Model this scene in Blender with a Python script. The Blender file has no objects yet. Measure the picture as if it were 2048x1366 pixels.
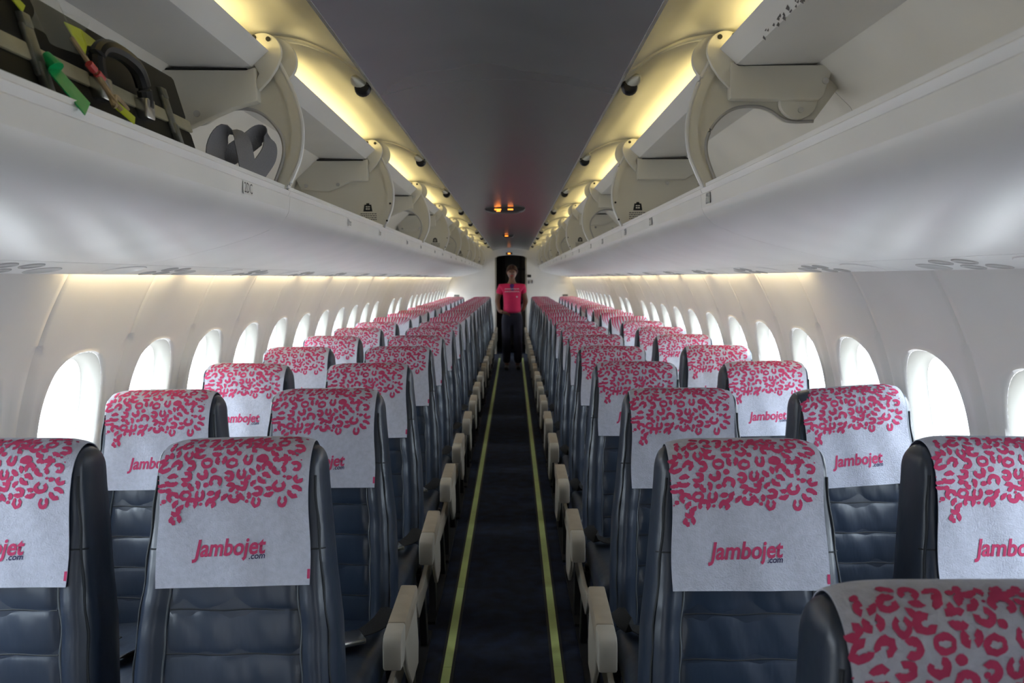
import bpy, bmesh, math, random
from mathutils import Vector, Matrix, noise

random.seed(7)
SC = bpy.context.scene
COL = SC.collection
PI = math.pi

# ------------------------------------------------------------------ camera
cam_d = bpy.data.cameras.new('camera')
cam = bpy.data.objects.new('camera', cam_d)
COL.objects.link(cam)
cam_d.sensor_width = 36.0
cam_d.lens = 36.0 * 1593.0 / 2048.0
cam_d.clip_start = 0.02
cam.matrix_world = (Matrix.Translation((0.045, 0.0, 1.43)) @ Matrix.Rotation(0.0019, 4, 'Z')
                    @ Matrix.Rotation(PI / 2 - math.radians(4.56), 4, 'X') @ Matrix.Rotation(-0.0043, 4, 'Z'))
cam_d.dof.use_dof = True
cam_d.dof.focus_distance = 1.9
cam_d.dof.aperture_fstop = 7.5
SC.camera = cam
SC.cycles.max_bounces = 7
SC.cycles.use_light_tree = False

# ------------------------------------------------------------------ light
world = bpy.data.worlds.new('sky')
SC.world = world
world.use_nodes = True
bg = world.node_tree.nodes['Background']
bg.inputs['Strength'].default_value = 13.0
# hazy white sky above the horizon, pale concrete apron below it
wn = world.node_tree
tcw = wn.nodes.new('ShaderNodeTexCoord')
sep = wn.nodes.new('ShaderNodeSeparateXYZ')
mrw = wn.nodes.new('ShaderNodeMapRange')
rw = wn.nodes.new('ShaderNodeValToRGB')
wn.links.new(tcw.outputs['Generated'], sep.inputs[0])
wn.links.new(sep.outputs['Z'], mrw.inputs['Value'])
mrw.inputs['From Min'].default_value = -1.0
mrw.inputs['From Max'].default_value = 1.0
wn.links.new(mrw.outputs[0], rw.inputs['Fac'])
rw.color_ramp.elements[0].position = 0.485
rw.color_ramp.elements[0].color = (0.48, 0.50, 0.53, 1)
rw.color_ramp.elements[-1].position = 0.505
rw.color_ramp.elements[-1].color = (0.78, 0.89, 1.0, 1)
wn.links.new(rw.outputs['Color'], bg.inputs['Color'])
SC.view_settings.view_transform = 'Standard'
SC.view_settings.look = 'None'
SC.view_settings.exposure = 0.36
SC.view_settings.gamma = 1.0
SC.view_settings.use_curve_mapping = False
COVE_STRENGTH = 12.0
WASH_STRENGTH = 22.0


# ------------------------------------------------------------------ materials
def lin(r, g, b):
    f = lambda c: (c / 255 / 12.92) if c / 255 <= 0.04045 else ((c / 255 + 0.055) / 1.055) ** 2.4
    return (f(r), f(g), f(b), 1.0)


def mat(name, col, rough=0.5, metal=0.0, var=0.06, vscale=6.0, bump=0.0, bscale=60.0, stretch=(1, 1, 1), spec=0.5, detail=4):
    m = bpy.data.materials.new(name)
    m.use_nodes = True
    nt = m.node_tree
    b = nt.nodes['Principled BSDF']
    b.inputs['Roughness'].default_value = rough
    b.inputs['Metallic'].default_value = metal
    b.inputs['Specular IOR Level'].default_value = spec
    tc = nt.nodes.new('ShaderNodeTexCoord')
    n = nt.nodes.new('ShaderNodeTexNoise')
    n.inputs['Scale'].default_value = vscale
    n.inputs['Detail'].default_value = 3 if var > 0.05 else 0
    nt.links.new(tc.outputs['Object'], n.inputs['Vector'])
    r = nt.nodes.new('ShaderNodeValToRGB')
    c = col if len(col) == 4 else (*col, 1)
    r.color_ramp.elements[0].position = 0.3
    r.color_ramp.elements[1].position = 0.7
    r.color_ramp.elements[0].color = tuple(x * (1 - var) for x in c[:3]) + (1,)
    r.color_ramp.elements[1].color = tuple(min(1, x * (1 + var)) for x in c[:3]) + (1,)
    nt.links.new(n.outputs['Fac'], r.inputs['Fac'])
    nt.links.new(r.outputs['Color'], b.inputs['Base Color'])
    if bump:
        mp = nt.nodes.new('ShaderNodeMapping')
        mp.inputs['Scale'].default_value = stretch
        nt.links.new(tc.outputs['Object'], mp.inputs['Vector'])
        n2 = nt.nodes.new('ShaderNodeTexNoise')
        n2.inputs['Scale'].default_value = bscale
        n2.inputs['Detail'].default_value = detail
        nt.links.new(mp.outputs['Vector'], n2.inputs['Vector'])
        bp = nt.nodes.new('ShaderNodeBump')
        bp.inputs['Strength'].default_value = bump
        bp.inputs['Distance'].default_value = 0.01
        nt.links.new(n2.outputs['Fac'], bp.inputs['Height'])
        nt.links.new(bp.outputs['Normal'], b.inputs['Normal'])
    return m


def emis(name, col, s):
    m = bpy.data.materials.new(name)
    m.use_nodes = True
    nt = m.node_tree
    nt.nodes.remove(nt.nodes['Principled BSDF'])
    e = nt.nodes.new('ShaderNodeEmission')
    e.inputs['Color'].default_value = (*col, 1)
    e.inputs['Strength'].default_value = s
    nt.links.new(e.outputs[0], nt.nodes['Material Output'].inputs['Surface'])
    return m


M = {}
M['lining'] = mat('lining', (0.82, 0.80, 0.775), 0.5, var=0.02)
M['bin'] = mat('bin_plastic', (0.82, 0.81, 0.80), 0.32, var=0.02)
M['bin_in'] = mat('bin_liner', (0.80, 0.77, 0.71), 0.55, var=0.03)
M['divider'] = mat('divider_plastic', (0.78, 0.75, 0.66), 0.45, var=0.03)
M['cove'] = mat('cove_panel', (0.72, 0.69, 0.58), 0.5, var=0.02)
M['ceiling'] = mat('ceiling_panel', (0.23, 0.23, 0.235), 0.25, var=0.03, spec=1.0)
_c = M['ceiling'].node_tree.nodes['Principled BSDF']
_c.inputs['Coat Weight'].default_value = 0.7
_c.inputs['Coat IOR'].default_value = 1.8
_c.inputs['Coat Roughness'].default_value = 0.25
M['shell'] = mat('outer_shell', (0.35, 0.34, 0.32), 0.8)
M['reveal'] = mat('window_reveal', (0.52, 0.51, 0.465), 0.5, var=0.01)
M['carpet'] = mat('carpet', (0.009, 0.016, 0.042), 0.95, var=0.55, vscale=14, bump=0.6, bscale=500)
M['strip'] = mat('path_strip', (0.58, 0.70, 0.27), 0.5, var=0.12, vscale=5)
M['strip_edge'] = mat('strip_edge', (0.02, 0.02, 0.02), 0.6)
M['leather'] = mat('blue_grey_leather', (0.017, 0.027, 0.050), 0.36, var=0.14, vscale=5, bump=0.35, bscale=9, stretch=(1.6, 1, 0.9), spec=0.6, detail=3)
M['leather2'] = mat('panel_leather', (0.021, 0.034, 0.062), 0.32, var=0.14, vscale=5, bump=0.35, bscale=10, stretch=(1.8, 1, 0.7), spec=0.6, detail=3)
M['piping'] = mat('piping', (0.10, 0.115, 0.13), 0.4)
M['seam'] = mat('seam_dark', (0.012, 0.016, 0.022), 0.6)
M['cover'] = mat('cover_cloth', (0.46, 0.475, 0.56), 0.9, var=0.07, vscale=90, bump=0.25, bscale=300, spec=0.1)
M['pink'] = mat('pink_print', (0.47, 0.056, 0.135), 0.85, var=0.08, vscale=60, spec=0.1)
M['navy_print'] = mat('navy_print', (0.05, 0.04, 0.10), 0.85, spec=0.1)
M['arm'] = mat('armrest_plastic', (0.36, 0.33, 0.28), 0.5, var=0.06, vscale=12)
M['arm_pad'] = mat('armrest_pad', (0.30, 0.25, 0.19), 0.6, var=0.10, vscale=18)
M['trim'] = mat('seat_trim', (0.34, 0.31, 0.26), 0.5, var=0.06)
M['metal_dark'] = mat('dark_metal', (0.03, 0.03, 0.032), 0.45, metal=0.6)
M['metal'] = mat('steel', (0.55, 0.55, 0.54), 0.25, metal=1.0)
M['belt'] = mat('belt_webbing', (0.008, 0.008, 0.010), 0.75, bump=0.3, bscale=300)
M['black'] = mat('black_print', (0.012, 0.012, 0.012), 0.6)
M['gap'] = mat('dark_gap', (0.02, 0.02, 0.018), 0.8)
M['grey_print'] = mat('grey_print', (0.33, 0.33, 0.33), 0.7)
M['grey_dark'] = mat('grey_marking', (0.14, 0.13, 0.13), 0.7)
M['vent'] = mat('vent_grey', (0.50, 0.49, 0.48), 0.5)
M['case'] = mat('case_olive', (0.005, 0.005, 0.003), 0.6, var=0.2, spec=0.25)
M['case_tape'] = mat('case_band', (0.30, 0.28, 0.19), 0.45, var=0.15, vscale=20)
M['latch'] = mat('latch_steel', (0.20, 0.21, 0.20), 0.35, metal=0.8, var=0.3, vscale=30)
M['rubber'] = mat('black_handle', (0.006, 0.006, 0.006), 0.35)
M['green'] = mat('green_tag', (0.0, 0.34, 0.10), 0.4)
M['lime'] = mat('lime_tag', (0.42, 0.50, 0.02), 0.5)
M['twine'] = mat('twine', (0.33, 0.25, 0.15), 0.9, var=0.2, vscale=60)
M['red'] = mat('red_bead', (0.5, 0.05, 0.05), 0.5)
M['webbing'] = mat('grey_webbing', (0.20, 0.20, 0.22), 0.7, bump=0.3, bscale=250)
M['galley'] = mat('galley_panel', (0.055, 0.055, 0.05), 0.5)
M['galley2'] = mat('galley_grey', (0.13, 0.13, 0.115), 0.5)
M['skin'] = mat('skin', (0.16, 0.075, 0.045), 0.5)
M['hair'] = mat('hair', (0.05, 0.017, 0.012), 0.6)
M['shirt'] = mat('pink_shirt', (0.62, 0.015, 0.10), 0.8)
M['yoke'] = mat('purple_yoke', (0.075, 0.02, 0.16), 0.8)
M['trouser'] = mat('navy_trousers', (0.010, 0.008, 0.022), 0.8)
M['shoe'] = mat('dark_shoes', (0.03, 0.022, 0.02), 0.5)
M['white'] = mat('white_thread', (0.7, 0.68, 0.75), 0.7)
M['amber'] = emis('amber_lamp', (1.0, 0.25, 0.03), 3.0)
M['sign'] = mat('sign_plate', (0.05, 0.05, 0.05), 0.3)
M['cove_tube'] = emis('cove_tube', (1.0, 0.82, 0.37), COVE_STRENGTH)
M['wash_tube'] = emis('wash_tube', (1.0, 0.80, 0.45), WASH_STRENGTH)


def glass_mat():
    m = bpy.data.materials.new('window_glass')
    m.use_nodes = True
    nt = m.node_tree
    nt.nodes.remove(nt.nodes['Principled BSDF'])
    t = nt.nodes.new('ShaderNodeBsdfTransparent')
    t.inputs['Color'].default_value = (0.93, 0.95, 0.95, 1)
    g = nt.nodes.new('ShaderNodeBsdfGlossy')
    g.inputs['Roughness'].default_value = 0.1
    mx = nt.nodes.new('ShaderNodeMixShader')
    mx.inputs['Fac'].default_value = 0.05
    nt.links.new(t.outputs[0], mx.inputs[1])
    nt.links.new(g.outputs[0], mx.inputs[2])
    nt.links.new(mx.outputs[0], nt.nodes['Material Output'].inputs['Surface'])
    return m


M['glass'] = glass_mat()


def film_mat():
    m = bpy.data.materials.new('plastic_film')
    m.use_nodes = True
    nt = m.node_tree
    p = nt.nodes['Principled BSDF']
    p.inputs['Base Color'].default_value = (0.40, 0.42, 0.36, 1)
    p.inputs['Roughness'].default_value = 0.2
    p.inputs['Alpha'].default_value = 0.22
    return m


M['film'] = film_mat()


# ------------------------------------------------------------------ mesh helpers
class MB:
    def __init__(self):
        self.v = []
        self.f = []

    def add(self, vs, fs):
        o = len(self.v)
        self.v += [tuple(p) for p in vs]
        self.f += [tuple(i + o for i in f) for f in fs]
        return self

    def box(self, x0, x1, y0, y1, z0, z1):
        vs = [(x, y, z) for x in (x0, x1) for y in (y0, y1) for z in (z0, z1)]
        return self.add(vs, [(0, 1, 3, 2), (4, 6, 7, 5), (0, 4, 5, 1), (2, 3, 7, 6), (0, 2, 6, 4), (1, 5, 7, 3)])

    def prism(self, poly, a, b, fn):
        """poly: 2-D points; fn(p, q, t) -> 3-D with t = a or b"""
        n = len(poly)
        vs = [fn(p[0], p[1], a) for p in poly] + [fn(p[0], p[1], b) for p in poly]
        fs = [tuple(range(n))[::-1], tuple(range(n, 2 * n))]
        fs += [(i, (i + 1) % n, n + (i + 1) % n, n + i) for i in range(n)]
        return self.add(vs, fs)

    def loft(self, loops, closed=True, caps=True):
        n = len(loops[0])
        vs = [p for l in loops for p in l]
        fs = []
        for k in range(len(loops) - 1):
            for i in range(n if closed else n - 1):
                j = (i + 1) % n
                fs.append((k * n + i, k * n + j, (k + 1) * n + j, (k + 1) * n + i))
        if caps and closed:
            fs.append(tuple(range(n))[::-1])
            fs.append(tuple((len(loops) - 1) * n + i for i in range(n)))
        return self.add(vs, fs)

    def tube(self, path, r, n=8, caps=True):
        path = [Vector(p) for p in path]
        rs = r if isinstance(r, (list, tuple)) else [r] * len(path)
        loops = []
        up = Vector((0, 0, 1))
        for i, p in enumerate(path):
            d = (path[min(i + 1, len(path) - 1)] - path[max(i - 1, 0)]).normalized()
            ref = up if abs(d.z) < 0.9 else Vector((1, 0, 0))
            s = d.cross(ref).normalized()
            u = s.cross(d)
            loops.append([p + (s * math.cos(a) + u * math.sin(a)) * rs[i] for a in [2 * PI * k / n for k in range(n)]])
        return self.loft(loops, True, caps)

    def grid(self, fn, nu, nv):
        vs = [fn(i / nu, j / nv) for j in range(nv + 1) for i in range(nu + 1)]
        w = nu + 1
        fs = [(j * w + i, j * w + i + 1, (j + 1) * w + i + 1, (j + 1) * w + i) for j in range(nv) for i in range(nu)]
        return self.add(vs, fs)

    def disc(self, c, r, axis, t=0.004, n=16, ry=None):
        """short cylinder about axis ('x','y','z') through c"""
        ry = ry or r
        l = []
        for h in (-t / 2, t / 2):
            lp = []
            for k in range(n):
                a = 2 * PI * k / n
                p, q = r * math.cos(a), ry * math.sin(a)
                lp.append({'y': (c[0] + p, c[1] + h, c[2] + q), 'x': (c[0] + h, c[1] + p, c[2] + q), 'z': (c[0] + p, c[1] + q, c[2] + h)}[axis])
            l.append(lp)
        return self.loft(l)

    def mesh(self, name, m, smooth=True, bevel=0.0, seg=2, angle=35):
        me = bpy.data.meshes.new(name)
        me.from_pydata(self.v, [], self.f)
        bm = bmesh.new()
        bm.from_mesh(me)
        bmesh.ops.recalc_face_normals(bm, faces=bm.faces)
        if bevel:
            es = [e for e in bm.edges if len(e.link_faces) == 2 and e.calc_face_angle(0) > math.radians(30)]
            bmesh.ops.bevel(bm, geom=es, offset=bevel, segments=seg, affect='EDGES', profile=0.5)
        if smooth:
            for f in bm.faces:
                f.smooth = True
            for e in bm.edges:
                if len(e.link_faces) == 2 and e.calc_face_angle(0) > math.radians(angle):
                    e.smooth = False
        bm.to_mesh(me)
        bm.free()
        me.materials.append(M[m] if isinstance(m, str) else m)
        return me

    def build(self, name, m, parent=None, **k):
        return link(name, self.mesh(name, m, **k), parent)


def link(name, me, parent=None):
    o = bpy.data.objects.new(name, me)
    COL.objects.link(o)
    if parent:
        o.parent = parent
    return o


def empty(name, loc=(0, 0, 0)):
    o = bpy.data.objects.new(name, None)
    o.empty_display_size = 0.05
    o.location = loc
    COL.objects.link(o)
    return o


def tag(o, label=None, cat=None, group=None, kind=None):
    for k, v in (('label', label), ('category', cat), ('group', group), ('kind', kind)):
        if v:
            o[k] = v
    return o


def smooth_path(pts, n=8):
    """Catmull-Rom through pts"""
    out = []
    P = [Vector(p) for p in pts]
    for i in range(len(P) - 1):
        p0, p1, p2, p3 = P[max(i - 1, 0)], P[i], P[i + 1], P[min(i + 2, len(P) - 1)]
        for k in range(n):
            t = k / n
            out.append(0.5 * ((2 * p1) + (p2 - p0) * t + (2 * p0 - 5 * p1 + 4 * p2 - p3) * t * t + (3 * p1 - p0 - 3 * p2 + p3) * t ** 3))
    out.append(P[-1])
    return out


SIDE = {-1: 'luggage side', 1: 'empty bin side'}
ORD = ['first', 'second', 'third', 'fourth', 'fifth', 'sixth', 'seventh', 'eighth', 'ninth', 'tenth', 'eleventh', 'twelfth',
       'thirteenth', 'fourteenth', 'fifteenth', 'sixteenth', 'seventeenth', 'eighteenth', 'nineteenth', 'twentieth']
Y_FRONT, Y_BACK = -1.6, 15.0


# ------------------------------------------------------------------ shell of the cabin
def wall_x(z):
    return math.sqrt(1.27 ** 2 - (z - 0.80) ** 2)


fl = MB().box(-1.1, 1.1, Y_FRONT, Y_BACK + 2.0, -0.04, 0.0).build('floor', 'carpet', smooth=False)
tag(fl, 'dark navy carpet running down the aisle', kind='structure')

WIN_A, WIN_B, WIN_Z = 0.158, 0.205, 1.015
Z_TOP = 1.52


def se(a, A, B, p=2.5):
    c, s = math.cos(a), math.sin(a)
    return A * math.copysign(abs(c) ** (2 / p), c), B * math.copysign(abs(s) ** (2 / p), s)


def wall_panel_mesh(hp, side, window):
    """one lining panel, local y in [-hp, hp]; seams dip outward; side = sign of x"""
    mb = MB()
    g = 0.003

    def P(y, z, out=0.0):
        # shallow vertical ribs beside the window, fading out towards the top
        rib = 0.006 * math.exp(-((abs(y) - (hp - 0.035)) / 0.012) ** 2) * max(0.0, min(1.0, (1.36 - z) / 0.25))
        return (side * (wall_x(z) - rib + out), y, z)

    ys = [-hp, -hp + g] + [-hp + g + (2 * hp - 2 * g) * k / 24 for k in range(1, 24)] + [hp - g, hp]

    def strip(z0, z1, n):
        vs, fs = [], []
        for j in range(n + 1):
            z = z0 + (z1 - z0) * j / n
            for i, y in enumerate(ys):
                vs.append(P(y, z, 0.005 if i in (0, len(ys) - 1) else 0.0))
        w = len(ys)
        for j in range(n):
            for i in range(w - 1):
                fs.append((j * w + i, j * w + i + 1, (j + 1) * w + i + 1, (j + 1) * w + i))
        mb.add(vs, fs)

    if not window:
        strip(-0.02, Z_TOP, 24)
        return mb.mesh('wall_panel', 'lining')
    z0, z1 = WIN_Z - 0.245, WIN_Z + 0.245
    strip(-0.02, z0, 14)
    strip(z1, Z_TOP, 8)
    # ring around the opening: 25 boundary points a side so it meets the strips
    H = hp
    bnd = [(y, z1) for y in ys[::-1]]
    zs = [z1 + (z0 - z1) * k / 20 for k in range(1, 20)]
    bnd += [(ys[0], z) for z in zs]
    bnd += [(y, z0) for y in ys]
    bnd += [(ys[-1], z) for z in zs[::-1]]
    rings = []
    K = 7
    for k in range(K + 1):
        t = k / K
        ring = []
        for (y, z) in bnd:
            a = math.atan2((z - WIN_Z) / 0.245, y / H)
            ey, ez = se(a, WIN_A, WIN_B)
            yy, zz = ey + (y - ey) * t ** 1.3, WIN_Z + ez + (z - WIN_Z - ez) * t ** 1.3
            edge = 0.005 if abs(abs(yy) - hp) < 1e-6 else 0.0
            lip = 0.0
            if k == 0:
                lip = 0.004
            elif k == 1:
                lip = -0.003
            ring.append(P(yy, zz, edge + lip))
        rings.append(ring)
    mb.loft(rings, True, False)
    return mb.mesh('wall_panel', 'lining', angle=60)


def window_meshes(side):
    n = 56

    def ring(A, B, out, dz=0.0, p=2.5):
        r = []
        for k in range(n):
            y, z = se(2 * PI * k / n, A, B, p)
            zz = WIN_Z + z
            r.append((side * (wall_x(zz) + out), y, zz + dz))
        return r
    mb = MB()
    mb.loft([ring(WIN_A, WIN_B, 0.004), ring(WIN_A * 0.975, WIN_B * 0.98, 0.010), ring(WIN_A * 0.92, WIN_B * 0.94, 0.036),
             ring(WIN_A * 0.885, WIN_B * 0.915, 0.052), ring(WIN_A * 0.865, WIN_B * 0.905, 0.055)], True, False)
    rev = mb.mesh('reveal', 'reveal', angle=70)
    mb = MB()
    mb.loft([ring(WIN_A * 0.865, WIN_B * 0.905, 0.0555), ring(WIN_A * 0.85, WIN_B * 0.895, 0.062), ring(WIN_A * 0.85, WIN_B * 0.895, 0.075),
             ring(WIN_A * 1.05, WIN_B * 1.05, 0.077)], True, False)
    fr = mb.mesh('window_frame', 'vent', angle=50)
    mb = MB()
    mb.add(ring(WIN_A * 0.85, WIN_B * 0.895, 0.067), [tuple(range(n))])
    gl = mb.mesh('pane', 'glass')
    return rev, fr, gl


win_no = 1
for side, sname, y0, dy in ((-1, 'left', 1.80, 0.50), (1, 'right', 1.755, 0.49)):
    root = tag(empty('wall_' + sname), 'off-white cabin side wall lining on the ' + SIDE[side], kind='structure')
    me_w = wall_panel_mesh(dy / 2, side, True)
    me_b = wall_panel_mesh(dy / 2, side, False)
    rev, fr, gl = window_meshes(side)
    k = -6
    while y0 + dy * k < Y_BACK + 0.2:
        yc = y0 + dy * k
        blank = k in (12, 15) or k < -2 or yc + dy / 2 > Y_BACK + 0.1 or yc - dy / 2 < Y_FRONT
        o = link('wall_panel', me_b if blank else me_w, root)
        o.location = (0, yc, 0)
        if not blank:
            w = tag(empty('window_%d' % win_no, (0, yc, 0)), 'oval cabin window on the ' + SIDE[side], kind='structure')
            win_no += 1
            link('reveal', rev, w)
            link('window_frame', fr, w)
            link('pane', gl, w)
        k += 1
    # one daylight portal along each row of windows
    ld = bpy.data.lights.new('window_daylight', 'AREA')
    ld.shape = 'RECTANGLE'
    ld.size = 0.40
    ld.size_y = 14.6
    ld.cycles.is_portal = True
    lo = bpy.data.objects.new('window_daylight', ld)
    COL.objects.link(lo)
    lo.location = (side * (wall_x(WIN_Z) + 0.085), 7.75, WIN_Z)
    lo.rotation_euler = (0, side * (PI / 2 + 0.17), 0)
    # dark base rail along the floor
    mb = MB()
    mb.prism([(0.93, 0.0), (0.99, 0.0), (0.99, 0.12), (1.02, 0.12), (1.02, 0.14), (0.96, 0.14)], Y_FRONT, Y_BACK, lambda p, q, t: (side * p, t, q))
    tag(mb.build('baseboard_' + sname, 'trim', smooth=False), 'beige heater rail along the foot of the side wall', kind='structure')

ceil = tag(empty('ceiling'), 'grey arched ceiling panels with lit coves', kind='structure')
sh = [(1.135, 1.40), (1.14, 1.55), (1.06, 1.78), (0.90, 2.02), (0.6, 2.12), (0.3, 2.15), (0, 2.16)]
sh = sh + [(-a, b) for a, b in sh[-2::-1]]
MB().loft([[(a, Y_FRONT - 0.1, b) for a, b in sh], [(a, Y_BACK + 2.1, b) for a, b in sh]], False).build('outer_shell', 'shell', ceil)

CE, CZ, CR = 0.33, 1.945, 0.044   # ceiling panel half width, edge height, rise


def ceil_z(x):
    return CZ + CR * (1 - abs(x / CE) ** 2.2)


CP = 1.52
y = 2.30 - 3 * CP
me = None
while y < Y_BACK - 0.05:
    y1 = min(y + CP, Y_BACK)
    mb = MB()
    xs = [-CE + 2 * CE * i / 24 for i in range(25)]
    L = (y1 - y)
    top = [[(x, t, ceil_z(x) - (0.004 if t in (0.0,) else 0)) for x in xs] for t in (0.0015, L - 0.0015)]
    mb.loft([[(x, 0.0015, ceil_z(x) + 0.012) for x in xs]] + top + [[(x, L - 0.0015, ceil_z(x) + 0.012) for x in xs]], False)
    # rolled edge rails left and right
    for s in (-1, 1):
        mb.prism([(s * (CE - 0.002), CZ - 0.002), (s * (CE + 0.006), CZ - 0.001), (s * (CE + 0.008), CZ + 0.016), (s * (CE - 0.002), CZ + 0.016)],
                 0.0015, L - 0.0015, lambda p, q, t: (p, t, q))
    o = mb.build('ceiling_panel', 'ceiling', ceil, angle=50)
    o.location = (0, y, 0)
    y = y1
MB().box(-CE - 0.005, CE + 0.005, Y_FRONT, Y_BACK, 2.02, 2.03).build('ceiling_backing', 'gap', ceil, smooth=False)

BAY0, BAY = 0.55, 1.52
NB = 10
COVE = [(0.335, 1.950), (0.362, 1.966), (0.40, 1.992), (0.46, 2.020), (0.51, 2.034), (0.58, 2.040), (0.65, 2.030), (0.70, 2.005), (0.73, 1.965)]
COVE = [tuple(p) for p in smooth_path([(a, b, 0) for a, b in COVE], 3)]
for side in (-1, 1):
    for i in range(-1, NB):
        ya = BAY0 + BAY * i
        yb = min(ya + BAY, Y_BACK)
        mb = MB()
        rows = []
        for t in (ya, ya + 0.010, yb - 0.010, yb):
            lift = 0.006 if t in (ya, yb) else 0.0
            rows.append([(side * p[0], t, p[1] + lift) for p in COVE])
        mb.loft(rows, False)
        mb.build('cove_panel', 'cove', ceil, angle=50)
        # arched rib where two panels meet
        mb = MB()
        prof = [(p[0], p[1]) for p in COVE]
        lo = [[(side * p[0], yb + t, p[1] - h) for p in prof] for t, h in ((-0.016, -0.004), (-0.014, 0.006), (0.0, 0.008), (0.014, 0.006), (0.016, -0.004))]
        if yb < Y_BACK - 0.02:
            mb.loft(lo, False)
            mb.build('cove_rib', 'cove', ceil, angle=50)


# aft bulkhead with the galley doorway
DW, DH = 0.285, 1.83
wb = tag(empty('wall_back', (0, Y_BACK, 0)), 'white rear bulkhead either side of the galley doorway', kind='structure')
for s in (-1, 1):
    pts = [(DW, 0.0), (0.95, 0.0)] + [(wall_x(z) + 0.02, z) for z in (0.3, 0.6, 0.9, 1.2, 1.45)] + [(1.1, 1.6), (0.95, 1.95), (0.6, 2.1), (DW, 2.1)]
    MB().prism([(s * p, q) for p, q in pts], 0.0, 0.03, lambda p, q, t: (p, t, q)).build('bulkhead_panel', 'lining', wb, smooth=False)
arch = [(-DW, 2.1), (-DW, DH - 0.02)] + [(-DW + 2 * DW * k / 12, DH + 0.03 * math.sin(PI * k / 12)) for k in range(1, 12)] + [(DW, DH - 0.02), (DW, 2.1)]
MB().prism(arch, 0.0, 0.03, lambda p, q, t: (p, t, q)).build('lintel', 'lining', wb, smooth=False)
for s in (-1, 1):
    MB().box(s * DW - 0.012, s * DW + 0.012, -0.012, 0.05, 0, DH - 0.02).build('door_edge', 'trim', wb, smooth=False)
    MB().box(s * 1.02 - 0.05, s * 1.02 + 0.05, -0.006, 0.0, 1.085, 1.12).build('placard', 'grey_dark', wb, smooth=False)
# forward bulkhead behind the camera
wf = MB().box(-1.3, 1.3, Y_FRONT - 0.05, Y_FRONT, 0, 2.2).build('wall_front', 'lining', smooth=False)
tag(wf, 'plain off-white forward bulkhead', kind='structure')
# galley room past the doorway
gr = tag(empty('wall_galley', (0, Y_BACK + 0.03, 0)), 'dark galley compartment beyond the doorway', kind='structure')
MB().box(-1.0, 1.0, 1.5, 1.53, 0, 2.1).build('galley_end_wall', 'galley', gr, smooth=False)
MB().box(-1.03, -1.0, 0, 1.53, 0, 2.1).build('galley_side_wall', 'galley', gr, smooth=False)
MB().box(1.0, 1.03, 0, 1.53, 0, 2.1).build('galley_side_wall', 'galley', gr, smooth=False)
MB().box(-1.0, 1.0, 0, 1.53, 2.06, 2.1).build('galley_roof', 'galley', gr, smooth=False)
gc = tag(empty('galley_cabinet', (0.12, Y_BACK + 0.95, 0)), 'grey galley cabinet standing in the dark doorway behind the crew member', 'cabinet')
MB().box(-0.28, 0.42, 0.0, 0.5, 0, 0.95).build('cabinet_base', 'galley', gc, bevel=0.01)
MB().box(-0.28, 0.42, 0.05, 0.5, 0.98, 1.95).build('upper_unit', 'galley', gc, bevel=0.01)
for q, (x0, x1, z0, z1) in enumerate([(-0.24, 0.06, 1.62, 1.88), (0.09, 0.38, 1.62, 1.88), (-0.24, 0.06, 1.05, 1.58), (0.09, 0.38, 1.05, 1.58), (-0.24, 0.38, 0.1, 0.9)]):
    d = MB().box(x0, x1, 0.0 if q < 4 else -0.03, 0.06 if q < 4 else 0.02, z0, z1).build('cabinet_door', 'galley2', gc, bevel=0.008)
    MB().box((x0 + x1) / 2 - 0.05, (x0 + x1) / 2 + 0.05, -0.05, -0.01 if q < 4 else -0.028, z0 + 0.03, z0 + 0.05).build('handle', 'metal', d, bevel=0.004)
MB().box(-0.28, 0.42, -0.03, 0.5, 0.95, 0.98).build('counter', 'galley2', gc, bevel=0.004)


# ------------------------------------------------------------------ overhead bins
ARC = [(0.5265, 1.655), (0.507, 1.696), (0.4916, 1.735), (0.484, 1.787), (0.488, 1.839), (0.507, 1.903), (0.539, 1.968)]
ARCS = [tuple(p)[:2] for p in smooth_path([(a, b, 0) for a, b in ARC], 6)]
CUT = [(0.80, 1.819), (0.735, 1.820), (0.69, 1.846), (0.655, 1.856), (0.604, 1.852), (0.564, 1.827), (0.536, 1.785), (0.534, 1.735), (0.560, 1.665)]
CUTS = [tuple(p)[:2] for p in smooth_path([(a, b, 0) for a, b in CUT], 6)]
UNDER = [(0.531, 1.606), (0.540, 1.588), (0.562, 1.568), (0.61, 1.545), (0.68, 1.522), (0.76, 1.501), (0.84, 1.482), (0.92, 1.468)]
UNDER = [tuple(p)[:2] for p in smooth_path([(a, b, 0) for a, b in UNDER], 4)]
XZ = lambda side: (lambda p, q, t: (side * p, t, q))


def flat_text(body, fn):
    """lettering as flat faces; fn maps (0..1 across, height in cap units) to 3-D"""
    cu = bpy.data.curves.new('lettering', 'FONT')
    cu.body = body
    cu.resolution_u = 2
    o = bpy.data.objects.new('lettering', cu)
    COL.objects.link(o)
    me = bpy.data.meshes.new_from_object(o.evaluated_get(bpy.context.evaluated_depsgraph_get()))
    bpy.data.objects.remove(o)
    xs = [v.co.x for v in me.vertices]
    ys = [v.co.y for v in me.vertices]
    mb = MB()
    mb.add([fn((v.co.x - min(xs)) / (max(xs) - min(xs)), v.co.y / max(ys)) for v in me.vertices], [tuple(p.vertices) for p in me.polygons])
    bpy.data.meshes.remove(me)
    return mb


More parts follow.
